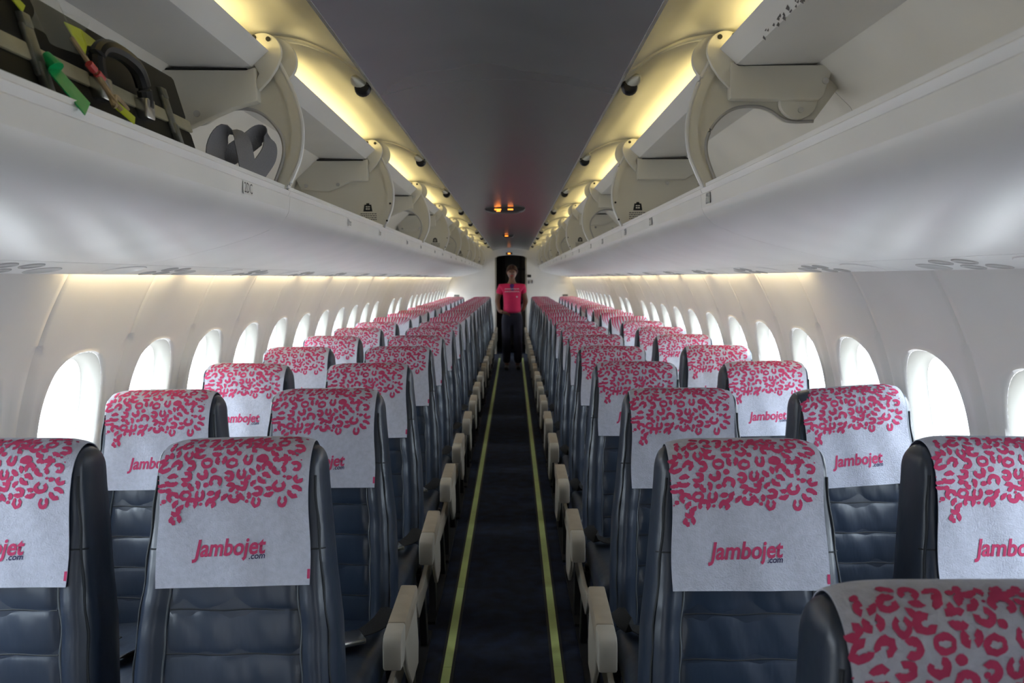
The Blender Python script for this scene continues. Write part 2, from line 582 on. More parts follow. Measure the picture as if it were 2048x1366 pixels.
def make_bin(side, i, ya, L, placard):
    root = empty('overhead_bin', (side * 0.53, ya, 1.60))
    off = Vector((-side * 0.53, 0, -1.60))

    def put(mb, name, m, parent=None, **k):
        o = mb.build(name, m, parent or root, **k)
        if parent is None:
            o.location = off
        return o
    e = 0.0012
    # lip rail: two stepped ridges along the top, flat band below
    lip = [(0.531, 1.606), (0.528, 1.640), (0.532, 1.643), (0.530, 1.646), (0.527, 1.655), (0.531, 1.658), (0.530, 1.666), (0.537, 1.669),
           (0.553, 1.666), (0.565, 1.655), (0.60, 1.628), (0.60, 1.615), (0.55, 1.600)]
    lp = put(MB().prism(lip, e, L - e, XZ(side)), 'lip_rail', 'bin', angle=25)
    un = [(p[0], p[1]) for p in UNDER] + [(0.92, 1.475)] + [(p[0] + 0.004, p[1] + 0.008) for p in UNDER[::-1]]
    put(MB().prism(un, e, L - e, XZ(side)), 'underside_panel', 'bin', angle=40)
    liner = [(0.58, 1.626), (0.95, 1.602), (0.985, 1.63), (0.975, 1.72), (0.905, 1.86), (0.80, 1.958)]
    liner2 = liner + [(0.81, 1.968), (0.915, 1.867), (0.985, 1.722), (0.996, 1.625), (0.955, 1.593), (0.58, 1.617)]
    put(MB().prism(liner2, e, L - e, XZ(side)), 'bin_liner', 'bin_in', angle=30)
    door = [(0.555, 1.990), (0.598, 1.952), (0.615, 1.949), (0.80, 1.956), (0.80, 1.968), (0.60, 1.966), (0.566, 1.996)]
    put(MB().prism(door, 0.03, L - 0.035, XZ(side)), 'raised_door', 'bin', angle=20)
    # cove lamp behind the door edge
    put(MB().tube([(side * 0.655, 0.16, 1.990), (side * 0.655, L - 0.12, 1.990)], 0.011, 6), 'cove_tube', 'cove_tube')
    put(MB().box(side * 0.66 - 0.03, side * 0.66 + 0.03, 0.13, L - 0.09, 1.968, 1.976), 'lamp_tray', 'shell', smooth=False)
    # divider plate at the far end
    cut = (i % 2 == 0)
    yd = L - 0.030
    if cut:
        poly = ARCS + [(0.60, 1.950), (0.82, 1.955), (0.86, 1.90)] + CUTS
    else:
        poly = ARCS + [(0.60, 1.950), (0.80, 1.955), (0.905, 1.86), (0.975, 1.72), (0.985, 1.63), (0.95, 1.602), (0.565, 1.628)]
    dv = put(MB().prism(poly, yd, yd + 0.020, XZ(side)), 'divider', 'divider', angle=30)
    # raised rim along the round edge
    n = len(ARCS)
    inner = []
    for k, p in enumerate(ARCS):
        a, b = ARCS[max(k - 1, 0)], ARCS[min(k + 1, n - 1)]
        t = Vector((b[0] - a[0], b[1] - a[1])).normalized()
        inner.append((p[0] + t.y * 0.026, p[1] - t.x * 0.026))
    rim = ARCS + inner[::-1]
    MB().prism(rim, yd - 0.007, yd + 0.0, XZ(side)).build('rim', 'divider', dv, angle=30)
    edge = [(side * (p[0] - 0.001), yd - 0.004, p[1]) for p in ARCS]
    MB().tube(edge, 0.0055, 8).build('edge_bead', 'bin', dv)
    if cut:
        MB().tube([(side * (p[0]), yd - 0.001, p[1]) for p in CUTS], 0.0045, 6).build('cutout_trim', 'vent', dv)
    # hinge cover box
    if cut and side < 0:
        box = [(0.584, 1.868), (0.588, 1.952), (0.612, 1.944), (0.82, 1.946), (0.86, 1.90), (0.84, 1.80), (0.763, 1.803), (0.647, 1.852)]
    elif cut:
        box = [(0.582, 1.868), (0.580, 1.962), (0.603, 1.949), (0.817, 1.950), (0.834, 1.940), (0.812, 1.8725), (0.799, 1.864)]
    elif side < 0:
        box = [(0.590, 1.857), (0.5875, 1.952), (0.612, 1.944), (0.822, 1.944), (0.907, 1.868), (0.883, 1.817), (0.762, 1.812), (0.6635, 1.857)]
    else:
        box = [(0.590, 1.857), (0.5875, 1.952), (0.612, 1.945), (0.83, 1.945), (0.87, 1.90), (0.80, 1.857)]
    hb = put(MB().prism(box, yd - 0.034, yd, XZ(side)), 'hinge_cover', 'divider', bevel=0.006)
    MB().prism([(p[0], p[1] + 0.0005) for p in ((0.612, 1.9455), (0.83, 1.9455), (0.83, 1.9485), (0.612, 1.9485))], yd - 0.030, yd + 0.002, XZ(side)).build('gap', 'gap', hb, smooth=False)
    sp = [(0.815, 1.910)] if cut else [(0.72, 1.840), (0.86, 1.835)]
    if cut and side < 0:
        sp = [(0.735, 1.838)]
    for (a, b) in sp:
        s = MB().disc((side * a, yd - 0.035, b), 0.008, 'y', 0.004).build('screw', 'metal', hb)
    if cut and side > 0:
        lobe = [(0.70, 1.872)] + [(0.755 + 0.047 * math.cos(PI + PI * k / 14), 1.866 + 0.045 * math.sin(PI + PI * k / 14)) for k in range(15)] + [(0.805, 1.872)]
        l = put(MB().prism(lobe, yd - 0.022, yd - 0.002, XZ(side)), 'hinge_lobe', 'divider', bevel=0.003)
        MB().disc((side * 0.76, yd - 0.024, 1.842), 0.007, 'y', 0.004).build('screw', 'metal', l)
    # hinge ear: round plate overlapping the door edge with an arm down to the cover
    ear = [(0.570 + 0.046 * math.cos(a), 1.988 + 0.046 * math.sin(a)) for a in [math.radians(d) for d in range(-20, 214, 13)]]
    ear += [(0.537, 1.948), (0.555, 1.922), (0.583, 1.893), (0.590, 1.918), (0.580, 1.936), (0.592, 1.955)]
    eo = put(MB().prism(ear, yd - 0.030, yd - 0.014, XZ(side)), 'hinge_arm', 'divider', bevel=0.003)
    ear2 = [(0.556 + 0.060 * math.cos(a), 1.975 + 0.058 * math.sin(a)) for a in [math.radians(d) for d in range(60, 260, 12)]] + [(0.56, 1.93), (0.58, 1.97)]
    put(MB().prism(ear2, yd + 0.004, yd + 0.022, XZ(side)), 'hinge_plate', 'divider', bevel=0.002)
    for a, b in ((0.555, 2.018), (0.59, 2.022)):
        MB().disc((side * a, yd - 0.031, b), 0.006, 'y', 0.003, 10).build('screw', 'gap', eo)
    if not cut:
        # weight limit symbol and its lines of print
        cx = 0.555 if side < 0 else 0.572
        cx, cz = 0.597, 1.744
        sy = [(-0.020, -0.018), (0.020, -0.018), (0.015, 0.012), (0.007, 0.012), (0.006, 0.018), (-0.006, 0.018), (-0.007, 0.012), (-0.015, 0.012)]
        MB().prism([(cx + p, cz + q) for p, q in sy], yd - 0.0015, yd - 0.0003, XZ(side)).build('weight_symbol', 'black', dv, smooth=False)
        mb = MB()
        for bx0, bx1, bz0, bz1 in ((-0.009, -0.001, -0.010, -0.004), (0.001, 0.009, -0.010, -0.004), (-0.009, -0.001, 0.0, 0.005), (0.001, 0.009, 0.0, 0.005)):
            mb.prism([(cx + bx0, cz + bz0), (cx + bx1, cz + bz0), (cx + bx1, cz + bz1), (cx + bx0, cz + bz1)], yd - 0.0021, yd - 0.0016, XZ(side))
        mb.build('symbol_print', 'divider', dv, smooth=False)
        mb = MB()
        for r in range(4):
            x = cx - 0.038
            rnd = random.Random(r)
            while x < cx + 0.034:
                w = rnd.uniform(0.004, 0.011)
                z = cz - 0.030 - 0.0085 * r
                mb.prism([(x, z), (x + w, z), (x + w, z + 0.0038), (x, z + 0.0038)], yd - 0.0012, yd - 0.0003, XZ(side))
                x += w + 0.0025
        mb.build('notice_print', 'grey_dark', dv, smooth=False)
        for a, b in ((0.497, 1.76), (0.512, 1.685)):
            MB().disc((side * a, yd - 0.0085, b), 0.0045, 'y', 0.003, 10).build('screw', 'metal_dark', dv)
    # seat placards on the lip band
    for (yy, w) in placard:
        if yy < L - 0.06:
            pl = MB().box(side * 0.5268 - 0.0006, side * 0.5268 + 0.0006, yy, yy + w, 1.612, 1.638).build('row_placard', 'grey_print' if side > 0 else 'bin', lp, smooth=False)
            mb = MB()
            rnd = random.Random(int(yy * 100))
            for k in range(3):
                a = yy + w * (0.12 + 0.29 * k)
                mb.box(side * 0.5258 - 0.0006, side * 0.5258 + 0.0006, a, a + w * 0.06, 1.615, 1.635 if k == 0 else 1.630)
                mb.box(side * 0.5258 - 0.0006, side * 0.5258 + 0.0006, a, a + w * 0.18, 1.627, 1.630)
            if i == 0 and side < 0:
                mb = flat_text('2DC', lambda a, b: (side * 0.5258, yy + 0.004 + a * (w - 0.008), 1.615 + b * 0.022))
            mb.build('placard_print', 'grey_dark' if i == 0 and side < 0 else 'grey_print' if side < 0 else 'bin', pl, smooth=False)
    return root


for side in (-1, 1):
    for i in range(-1, NB):
        ya = BAY0 + BAY * i
        L = min(BAY, Y_BACK - ya)
        pls = [(0.72, 0.05), (1.36, 0.045)] if i >= 0 else []
        if i == 0:
            pls = [(1.16, 0.06)] if side < 0 else [(1.47 - 0.05, 0.04)]
        b = make_bin(side, i, ya, L, pls)
        if i == 0 and side < 0:
            lab = 'open overhead bin holding the dark case and grey strap'
        elif i == -1:
            lab = 'open overhead bin just before the camera on the ' + SIDE[side]
        elif i == 0:
            lab = 'large open empty overhead bin with scuffed door edge, opposite the dark case'
        else:
            lab = 'open cream overhead bin, %s bay from the camera, %s' % (ORD[i], SIDE[side])
        tag(b, lab, 'overhead bin', 'overhead bins along both sides')

# scuffs on the raised door edge of the near empty bin (worn paint)
# (placed as flakes on that door's bevel)
door_objs = [o for o in COL.objects if o.name.startswith('raised_door')]
near_right = [o for o in door_objs if o.parent['label'].startswith('large open empty')][0]
rnd = random.Random(3)
for cy, n, sp in ((0.86, 3, 0.03), (0.99, 7, 0.05), (1.10, 10, 0.07), (1.22, 3, 0.03), (0.74, 5, 0.04)):
    mb = MB()
    for _ in range(n):
        y = cy + rnd.uniform(-sp, sp)
        t = rnd.uniform(0.80, 1.0)
        x, z = 0.555 + 0.043 * t, 1.990 - 0.038 * t
        w, h = rnd.uniform(0.003, 0.010), rnd.uniform(0.002, 0.006)
        d = Vector((0.043, -0.038)).normalized()
        nrm = Vector((-0.038, -0.043)).normalized() * 0.0008
        q = [(x - d.x * h + nrm.x, y - w, z - d.y * h + nrm.y), (x - d.x * h * 0.4 + nrm.x, y + w, z - d.y * h * 0.4 + nrm.y),
             (x + d.x * h + nrm.x, y + w * 0.6, z + d.y * h + nrm.y), (x + d.x * h * 0.3 + nrm.x, y - w * 0.5, z + d.y * h * 0.3 + nrm.y)]
        mb.add(q, [(0, 1, 2, 3)])
    mb.build('scuff_mark', 'grey_dark', near_right, smooth=False)['kind'] = 'stuff'
# latch slot in the lip of that bin
lipo = [o for o in COL.objects if o.name.startswith('lip_rail') and o.parent == near_right.parent][0]
MB().box(0.546, 0.551, 1.13, 1.22, 1.6665, 1.6690).build('latch_slot', 'gap', lipo, smooth=False)
MB().box(0.540, 0.556, 1.11, 1.135, 1.6665, 1.6705).build('latch_stop', 'metal_dark', lipo, bevel=0.001)


# ------------------------------------------------------------------ service units under the bins
def psu_meshes(side, L):
    def P(t, y, d=0.0):   # t 0..1 across the strip
        return (side * (0.922 + 0.120 * t), y, 1.4668 - 0.0235 * t - d)
    out = {}
    mb = MB()
    prof = [(0.920, 1.4675), (0.930, 1.4655), (1.035, 1.4445), (1.044, 1.4440), (1.048, 1.450), (1.040, 1.456), (0.925, 1.478)]
    mb.prism(prof, 0.001, L - 0.001, XZ(side))
    out['panel'] = mb.mesh('panel', 'bin', angle=25)

    def ell(cx, cy, rx, ry, d0, d1, name, m):
        mb = MB()
        l = []
        for dd, s in ((d0 - 0.001, 1.0), (d1 * 0.4, 0.97), (d1 * 0.4, 0.80), (d1 * 0.05, 0.74), (d1 * 0.05, 0.0)):
            l.append([P(cx + rx * s * math.cos(a), cy + ry * s * math.sin(a), dd) for a in [2 * PI * k / 20 for k in range(20)]])
        mb.loft(l, True, False)
        return mb.mesh(name, m)
    out['speaker_bezel'] = ell(0.5, 0.13, 0.42, 0.085, 0.000, 0.005, 'speaker_bezel', 'bin')
    out['air_nozzle'] = [ell(0.30, 0.36, 0.19, 0.032, 0.0, 0.006, 'air_nozzle', 'vent'), ell(0.30, 0.45, 0.19, 0.032, 0.0, 0.006, 'air_nozzle', 'vent')]
    out['reading_light'] = [ell(0.74, 0.33, 0.19, 0.032, 0.0, 0.005, 'reading_light', 'vent'), ell(0.74, 0.42, 0.19, 0.032, 0.0, 0.005, 'reading_light', 'vent')]
    out['call_panel'] = ell(0.66, 0.56, 0.28, 0.055, 0.0, 0.003, 'call_panel', 'vent')
    mb = MB()
    mb.tube([(side * 1.050, 0.05, 1.468), (side * 1.050, L - 0.05, 1.468)], 0.006, 5)
    out['wash_tube'] = mb.mesh('wash_tube', 'wash_tube')
    return out


for side in (-1, 1):
    L = 0.76
    me = psu_meshes(side, L)
    i = 0
    y = 0.455 if side < 0 else 0.50
    while y < Y_BACK - 0.3:
        root = empty('service_unit', (0, y, 0))
        root.location = (side * 0.99, y, 1.455)
        ch = [('panel', me['panel']), ('speaker_bezel', me['speaker_bezel'])]
        ch += [('air_nozzle', m) for m in me['air_nozzle']] + [('reading_light', m) for m in me['reading_light']] + [('call_panel', me['call_panel'])]
        if y > 1.9 and not (side > 0 and y < 2.6):
            ch.append(('wash_tube', me['wash_tube']))
        for n, m in ch:
            o = link(n, m, root)
            o.location = (-side * 0.99, 0, -1.455)
        tag(root, 'white service strip with oval air vents under bin, %s from the camera, %s' % (ORD[i], SIDE[side]), 'service panel', 'service panels under the bins')
        i += 1
        y += L
# unseen light shields above the service strips keep the two cavities apart
for side in (-1, 1):
    MB().prism([(0.93, 1.50), (1.04, 1.49), (1.125, 1.50), (1.125, 1.505), (1.04, 1.495), (0.93, 1.505)], Y_FRONT, Y_BACK, XZ(side)).build('light_shield_%d' % (1 if side < 0 else 2), 'lining', smooth=False)['kind'] = 'structure'


# ------------------------------------------------------------------ aisle path strips
for side, sname in ((-1, SIDE[-1]), (1, SIDE[1])):
    root = tag(empty('floor_path_strip', (side * 0.203, 0, 0)), 'pale green glow strip along the aisle carpet, ' + sname, 'floor strip', 'aisle glow strips')
    MB().box(-0.026, 0.026, -1.0, 14.9, 0.0, 0.003).build('strip_base', 'strip_edge', root, smooth=False)
    me = MB().box(-0.0155, 0.0155, 0.0, 0.752, 0.003, 0.0055).mesh('strip_segment', 'strip', smooth=False)
    y = -0.95
    while y < 14.0:
        link('strip_segment', me, root).location = (0, y, 0)
        y += 0.755


# ------------------------------------------------------------------ spot pods at the ceiling edge
def make_pod(side):
    parts = {}
    mb = MB()
    # moulded teardrop pocket
    l = []
    for k, (t, r) in enumerate(((0.0, 0.004), (0.02, 0.016), (0.05, 0.028), (0.085, 0.031), (0.115, 0.024))):
        l.append([(side * (0.045 - 0.25 * t + r * math.cos(a)), -0.06 + t, 0.012 + r * 0.8 * math.sin(a)) for a in [2 * PI * j / 14 for j in range(14)]])
    mb.loft(l)
    parts['pocket'] = mb.mesh('pocket', 'cove', angle=60)
    mb = MB()
    l = []
    for t, r in ((0.0, 0.023), (0.006, 0.027), (0.03, 0.028), (0.048, 0.022), (0.055, 0.012)):
        l.append([(side * (0.022 + 0.1 * t + r * math.cos(a)), -0.012 + t * 0.9, -0.004 - t * 0.1 + r * math.sin(a)) for a in [2 * PI * j / 16 for j in range(16)]])
    mb.loft(l)
    parts['barrel'] = mb.mesh('barrel', 'metal_dark', angle=50)
    mb = MB()
    mb.prism([(-0.012, -0.006), (0.012, -0.006), (0.008, 0.03), (-0.002, 0.03)], -0.035, 0.0, lambda p, q, t: (side * p * 0.4, t, q))
    parts['clip'] = mb.mesh('clip', 'metal_dark', smooth=False)
    return parts


for side in (-1, 1):
    pm = make_pod(side)
    for i in range(9):
        y = 2.22 + 1.38 * i
        root = empty('spot_lamp', (side * 0.345, y, 1.955))
        for n, m in pm.items():
            link(n, m, root)
        root.scale = (0.82, 0.82, 0.82)
        tag(root, 'small dark spot lamp at the ceiling edge, %s from the camera, %s' % (ORD[i], SIDE[side]), 'lamp', 'spot lamps at the ceiling edge')

# lit signs on the ceiling
for q, (y, lab, spots) in enumerate(((6.4, 'dark ceiling sign with several glowing amber symbols', [(-0.055, 0.02), (0.045, 0.016), (-0.05, 0.012)]),
                                     (10.4, 'small ceiling sign with a single amber light before the galley', [(-0.02, 0.016)]))):
    root = tag(empty('ceiling_sign', (-0.02, y, ceil_z(0))), lab, 'sign', 'lit ceiling signs')
    mb = MB()
    pts = [(-0.17, 0.0), (-0.15, -0.022), (-0.10, -0.035), (0.10, -0.035), (0.15, -0.022), (0.17, 0.0)]
    k = 1.0 if q == 0 else 0.45
    mb.prism([(p * k, r) for p, r in pts], -0.02, 0.16, lambda p, r, t: (p, t, r))
    mb.build('housing', 'sign', root, bevel=0.004)
    for j, (x, r) in enumerate(spots):
        MB().prism([(-r * 1.3, -0.004), (r * 1.3, -0.004), (r * 1.3, 0.006), (-r * 1.3, 0.006)], -0.0235, -0.021, lambda p, s, t: (x + p, t, -0.018 - (0.012 if j == 2 else 0) + s)).build('lamp_symbol', 'amber', root, smooth=False)
root = tag(empty('exit_lamp', (-0.03, Y_BACK - 0.001, 1.885)), 'small amber lamp over the galley doorway', 'lamp')
MB().box(-0.06, 0.06, -0.03, 0.0, -0.02, 0.02).build('housing', 'sign', root, bevel=0.004)
MB().box(-0.022, 0.022, -0.033, -0.029, -0.01, 0.01).build('lamp_symbol', 'amber', root, smooth=False)


# ------------------------------------------------------------------ seats
ALPHA = math.radians(9.0)
CA, SA = math.cos(ALPHA), math.sin(ALPHA)
HT = 0.668      # back height along the tilted back


def T(x, y, h):
    return (x, -0.105 + y * CA + h * SA, 0.45 + h * CA - y * SA)


def interp(tab, x):
    if x <= tab[0][0]:
        return tab[0][1]
    for (a, b), (c, d) in zip(tab, tab[1:]):
        if x <= c:
            return b + (d - b) * (x - a) / (c - a)
    return tab[-1][1]


W_TAB = [(0.0, 0.205), (0.15, 0.205), (0.30, 0.197), (0.40, 0.184), (0.50, 0.174), (0.58, 0.166), (0.623, 0.163), (0.668, 0.161)]
T_TAB = [(0.0, 0.125), (0.3, 0.125), (0.5, 0.120), (0.613, 0.114), (0.668, 0.114)]
B_TAB = [(0.0, 1.0), (0.32, 1.0), (0.46, 0.35), (0.52, 0.0)]
FR = 0.057


def back_front(x, h):
    """front surface of the backrest (tilted frame)"""
    w, b = interp(W_TAB, h), interp(B_TAB, h)
    u = abs(x) / w
    prof = interp([(0, 0.004), (0.62, 0.005), (0.665, 0.007), (0.70, -0.004 * b + 0.003), (0.78, -0.014 * b), (0.87, -0.013 * b), (0.945, 0.002), (0.985, 0.015), (1.0, 0.036)], u)
    wr = 0.0035 * noise.noise(Vector((x * 9 + h * 14, h * 16 - x * 8, 3.1))) * (1 if 0.66 < u < 0.99 else 0)
    return prof + wr * b


def backrest_mesh():
    fx = [-1, -0.985, -0.945, -0.9, -0.87, -0.82, -0.78, -0.74, -0.70, -0.665, -0.62, -0.3, 0, 0.3, 0.62, 0.665, 0.70, 0.74, 0.78, 0.82, 0.87, 0.9, 0.945, 0.985, 1]
    bx = [(1.0, 0.70), (0.985, 0.88), (0.94, 0.98), (0.8, 1.0), (0.3, 1.0), (-0.3, 1.0), (-0.8, 1.0), (-0.94, 0.98), (-0.985, 0.88), (-1.0, 0.70)]
    loops = []
    hs = [-0.03 + (HT - FR + 0.03) * k / 44 for k in range(45)]
    for h in hs:
        w, t = interp(W_TAB, h), interp(T_TAB, h)
        loops.append([T(u * w, back_front(u * w, h), h) for u in fx] + [T(u * w, v * t, h) for u, v in bx])
    for k in range(1, 8):
        a = PI / 2 * k / 7
        h = HT - FR + FR * math.sin(a)
        ins = FR * (1 - math.cos(a))
        w = interp(W_TAB, h) - ins * 0.25
        t = interp(T_TAB, h)
        sc = lambda v: FR + (v - FR) * math.cos(a) if True else v
        loops.append([T(u * w, sc(back_front(u * w, HT - FR)), h - 0.012 * abs(u) ** 5 * math.sin(a)) for u in fx] + [T(u * w, sc(v * t), h - 0.012 * abs(u) ** 5 * math.sin(a)) for u, v in bx])
    mb = MB()
    mb.loft(loops)
    return mb.mesh('backrest', 'leather', angle=60)


def panel_mesh():
    seams = [0.0, 0.085, 0.170, 0.255, 0.340, 0.43]

    def fn(i, j):
        h = seams[0] + (seams[-1] - seams[0]) * j
        w = interp(W_TAB, h) * 0.655
        x = -w + 2 * w * i
        for a, b in zip(seams, seams[1:]):
            if a <= h <= b + 1e-9:
                f = (h - a) / (b - a)
                break
        bul = 0.007 * (max(0.0, math.sin(PI * f)) ** 0.30)
        ed = min(1.0, (min(i, 1 - i) / 0.06)) ** 0.5
        wr = 0.0028 * noise.noise(Vector((x * 14, h * 9 + 2, 1.7))) + 0.0018 * noise.noise(Vector((x * 30 + h * 12, h * 10, 5.0)))
        y = 0.008 - bul * (0.25 + 0.75 * ed) - (wr * ed if bul > 0.002 else 0)
        return T(x, y, h)
    mb = MB()
    mb.grid(fn, 30, 90)
    return mb.mesh('back_panel', 'leather2', angle=80)


def seam_mesh(u, h0, h1, r, m, lift=0.0):
    mb = MB()
    hs = [h0 + (h1 - h0) * k / 30 for k in range(31)]
    pts = []
    for h in hs:
        w = interp(W_TAB, h)
        wob = 0.0015 * math.sin(h * 60 + u * 3)
        pts.append(T(u * w + wob, back_front(u * w, h) - lift, h))
    mb.tube(pts, r, 6)
    return mb.mesh('piping', m)


def cross_seam_mesh(s, h):
    w = interp(W_TAB, h)
    pts = [T(s * w * u, back_front(s * w * u, h) - 0.0005, h - 0.01 * (u - 0.68)) for u in (0.68, 0.74, 0.80, 0.86, 0.92, 0.96, 0.985)]
    mb = MB()
    mb.tube(pts, 0.0018, 5)
    return mb.mesh('cross_seam', 'seam')


# ---- cover sheet: path in (y, h) by arc length, t = 0 at the lower front edge
CH0 = 0.388
CW = 0.147
R2 = FR + 0.006
LF = (HT - FR) - CH0
LA = PI * R2
LB = 0.12


def cover_path(t):
    if t < LF:
        f = t / LF
        return (-0.016 + 0.010 * f ** 0.8, CH0 + t)
    if t < LF + LA:
        a = (t - LF) / R2
        return (FR - R2 * math.cos(a), (HT - FR) + R2 * math.sin(a))
    return (FR + R2, (HT - FR) - (t - LF - LA))


def cover_pt(s, t, off=0.0):
    """s in [-1,1] across, t metres along"""
    y, h = cover_path(t)
    y2, h2 = cover_path(t + 0.002)
    d = Vector((y2 - y, h2 - h)).normalized()
    nrm = Vector((-d.y, d.x))
    wav = 0.0025 * math.sin(s * 5 + 1.0) * max(0, 1 - t / LF) + 0.0012 * math.sin(s * 9 + t * 20)
    k = off + (wav if t < LF else 0)
    y += nrm.x * k
    h += nrm.y * k
    top = max(0.0, min(1.0, (t - LF * 0.8) / 0.06))
    h -= top * 0.010 * abs(s) ** 6
    x = s * (CW + 0.002 * math.sin(t * 30)) * (1 + 0.015 * (1 - min(1, t / LF)))
    return T(x, y, h)


def cover_mesh():
    LT = LF + LA + LB
    mb = MB()
    nu, nv = 40, 90
    mb.grid(lambda i, j: cover_pt(-1 + 2 * i, LT * j, 0.0), nu, nv)
    o = len(mb.v)
    mb.grid(lambda i, j: cover_pt(-1 + 2 * i, LT * j, -0.0016), nu, nv)
    w = nu + 1
    for i in range(nu):
        mb.f.append((i, i + 1, o + i + 1, o + i))
        mb.f.append((nv * w + i, nv * w + i + 1, o + nv * w + i + 1, o + nv * w + i))
    for j in range(nv):
        mb.f.append((j * w, (j + 1) * w, o + (j + 1) * w, o + j * w))
        mb.f.append((j * w + nu, (j + 1) * w + nu, o + (j + 1) * w + nu, o + j * w + nu))
    return mb.mesh('headrest_cover', 'cover', angle=70)


VIS = LF + R2 * PI / 2 * 0.80      # length that reads as the front drop in the photograph


def px2st(x, y):
    """print traced on the photographed cover -> (s, t)"""
    xl = 58 + (y - 90) * 0.085
    xr = 1345 + (y - 90) * 0.055
    return -1 + 2 * (x - xl) / (xr - xl), VIS * (1290 - y) / 1200.0


def blob(mb, rnd, pts, off=0.002):
    vs = [cover_pt(*px2st(x, y), off) for x, y in pts]
    n = len(vs)
    c = [sum(v[k] for v in vs) / n for k in range(3)]
    return vs, c


def leopard_mesh():
    rnd = random.Random(11)
    mb = MB()

    def dot(x, y, r, ry=None):
        ry = ry or r * 0.8
        n = 10
        pts = [(x + r * (1 + rnd.uniform(-.18, .18)) * math.cos(a), y + ry * (1 + rnd.uniform(-.18, .18)) * math.sin(a)) for a in [2 * PI * k / n for k in range(n)]]
        vs = [cover_pt(*px2st(*p), 0.0009) for p in pts]
        mb.add(vs, [tuple(range(n))])

    def arc(x, y, rx, ry, a0, a1, th):
        n = max(5, int(abs(a1 - a0) / 22))
        vs = []
        for k in range(n + 1):
            a = math.radians(a0 + (a1 - a0) * k / n)
            e = 0.72 + 0.28 * math.sin(PI * min(1, max(0, (k + 0.6) / (n + 1.2)))) ** 0.5
            t = th * e * rnd.uniform(0.8, 1.2)
            j = rnd.uniform(-3, 3)
            for q in (t * 0.55, -t * 0.45):
                vs.append(cover_pt(*px2st(x + (rx + q + j) * math.cos(a), y - (ry + q + j) * math.sin(a)), 0.0009))
        mb.add(vs, [(2 * k, 2 * k + 1, 2 * k + 3, 2 * k + 2) for k in range(n)])

    def C(x, y, r=34, g=None, th=36, gap=None):
        r *= 0.87
        g = rnd.uniform(0, 360) if g is None else g
        gap = gap or rnd.uniform(60, 100)
        rx, ry = r * rnd.uniform(0.95, 1.15), r * rnd.uniform(0.68, 0.85)
        mode = rnd.random()
        if mode < 0.6:
            arc(x, y, rx, ry, g + gap / 2, g + 360 - gap / 2, th)
        else:
            m = g + 180 + rnd.uniform(-30, 30)
            arc(x, y, rx, ry, g + gap / 2, m - 20, th)
            arc(x, y, rx, ry, m + 20, g + 360 - gap / 2, th)

    def U(x, y, r=38):
        arc(x, y, r * 0.72, r * 0.86, 90 + 30, 90 + 330, 30)

    def O(x, y, r=40):
        arc(x, y, r * 0.95, r * 0.68, 0, 360, 28)

    for x, y, r in ((140, 135, 22), (570, 130, 20), (1060, 105, 20), (1285, 92, 16), (700, 175, 10), (1240, 145, 24), (745, 270, 26), (1245, 285, 12),
                    (1070, 325, 26), (550, 402, 27), (305, 505, 27), (490, 512, 25), (1195, 468, 26), (1155, 460, 14), (170, 548, 26), (140, 632, 22),
                    (455, 660, 15), (850, 645, 17), (118, 655, 8), (85, 445, 7), (85, 490, 7), (1285, 318, 7), (760, 575, 14), (560, 450, 16), (660, 460, 16)):
        dot(x, y, r)
    dot(958, 318, 54, 36)
    for x, y in ((485, 345), (700, 350), (1110, 178), (320, 590)):
        O(x, y)
    for x, y in ((830, 320), (785, 430), (440, 590), (930, 650), (1155, 650), (315, 275)):
        U(x, y)
    for x, y, r in ((280, 125, 34), (385, 132, 34), (490, 135, 30), (640, 120, 32), (740, 120, 34), (820, 118, 30), (900, 124, 28), (965, 132, 30), (1120, 112, 30), (1200, 100, 32),
                    (175, 187, 36), (275, 182, 36), (395, 210, 36), (515, 200, 34), (625, 178, 38), (775, 190, 44), (880, 165, 34), (888, 232, 34), (990, 208, 44), (1250, 222, 42),
                    (105, 272, 28), (195, 256, 36), (415, 270, 38), (560, 250, 38), (675, 240, 38), (1065, 262, 38), (1180, 292, 36),
                    (130, 350, 42), (230, 350, 38), (345, 360, 36), (600, 322, 34), (1130, 345, 30), (1245, 375, 36),
                    (200, 465, 48), (315, 445, 38), (455, 430, 36), (572, 488, 46), (680, 448, 36), (900, 400, 38), (1000, 385, 36), (1105, 405, 42), (985, 470, 44), (865, 490, 38),
                    (122, 525, 32), (385, 515, 38), (795, 525, 36), (700, 535, 28), (1115, 530, 46), (1275, 476, 30),
                    (215, 603, 38), (540, 605, 36), (630, 590, 40), (740, 615, 38), (830, 600, 38), (935, 570, 38), (1030, 575, 36), (1255, 580, 48),
                    (265, 665, 36), (375, 655, 38), (540, 660, 30), (252, 715, 26), (258, 772, 34)):
        C(x, y, r)
    return mb.mesh('leopard_print', 'pink', smooth=True)


def zebra_mesh():
    rnd = random.Random(5)
    mb = MB()
    n = 13
    for k in range(n):
        x0 = 90 + (1260 / (n - 1)) * k
        ln = 330 + 330 * (0.5 + 0.5 * math.cos((k / (n - 1) - 0.32) * 5.0)) + rnd.uniform(-60, 60)
        lean = (0.40 - k / (n - 1)) * 330
        w0 = rnd.uniform(27, 36)
        m = 9
        vs = []
        for j in range(m + 1):
            t = j / m
            xx = x0 + lean * t ** 1.5 + 18 * math.sin(t * 7 + k)
            w = w0 * (1 - t) ** 0.6 + 1
            y = 95 + ln * t
            vs += [cover_pt(*px2st(max(64, xx - w), y), 0.0009), cover_pt(*px2st(min(1340, xx + w), y), 0.0009)]
        mb.add(vs, [(2 * j, 2 * j + 1, 2 * j + 3, 2 * j + 2) for j in range(m)])
    return mb.mesh('zebra_print', 'pink')


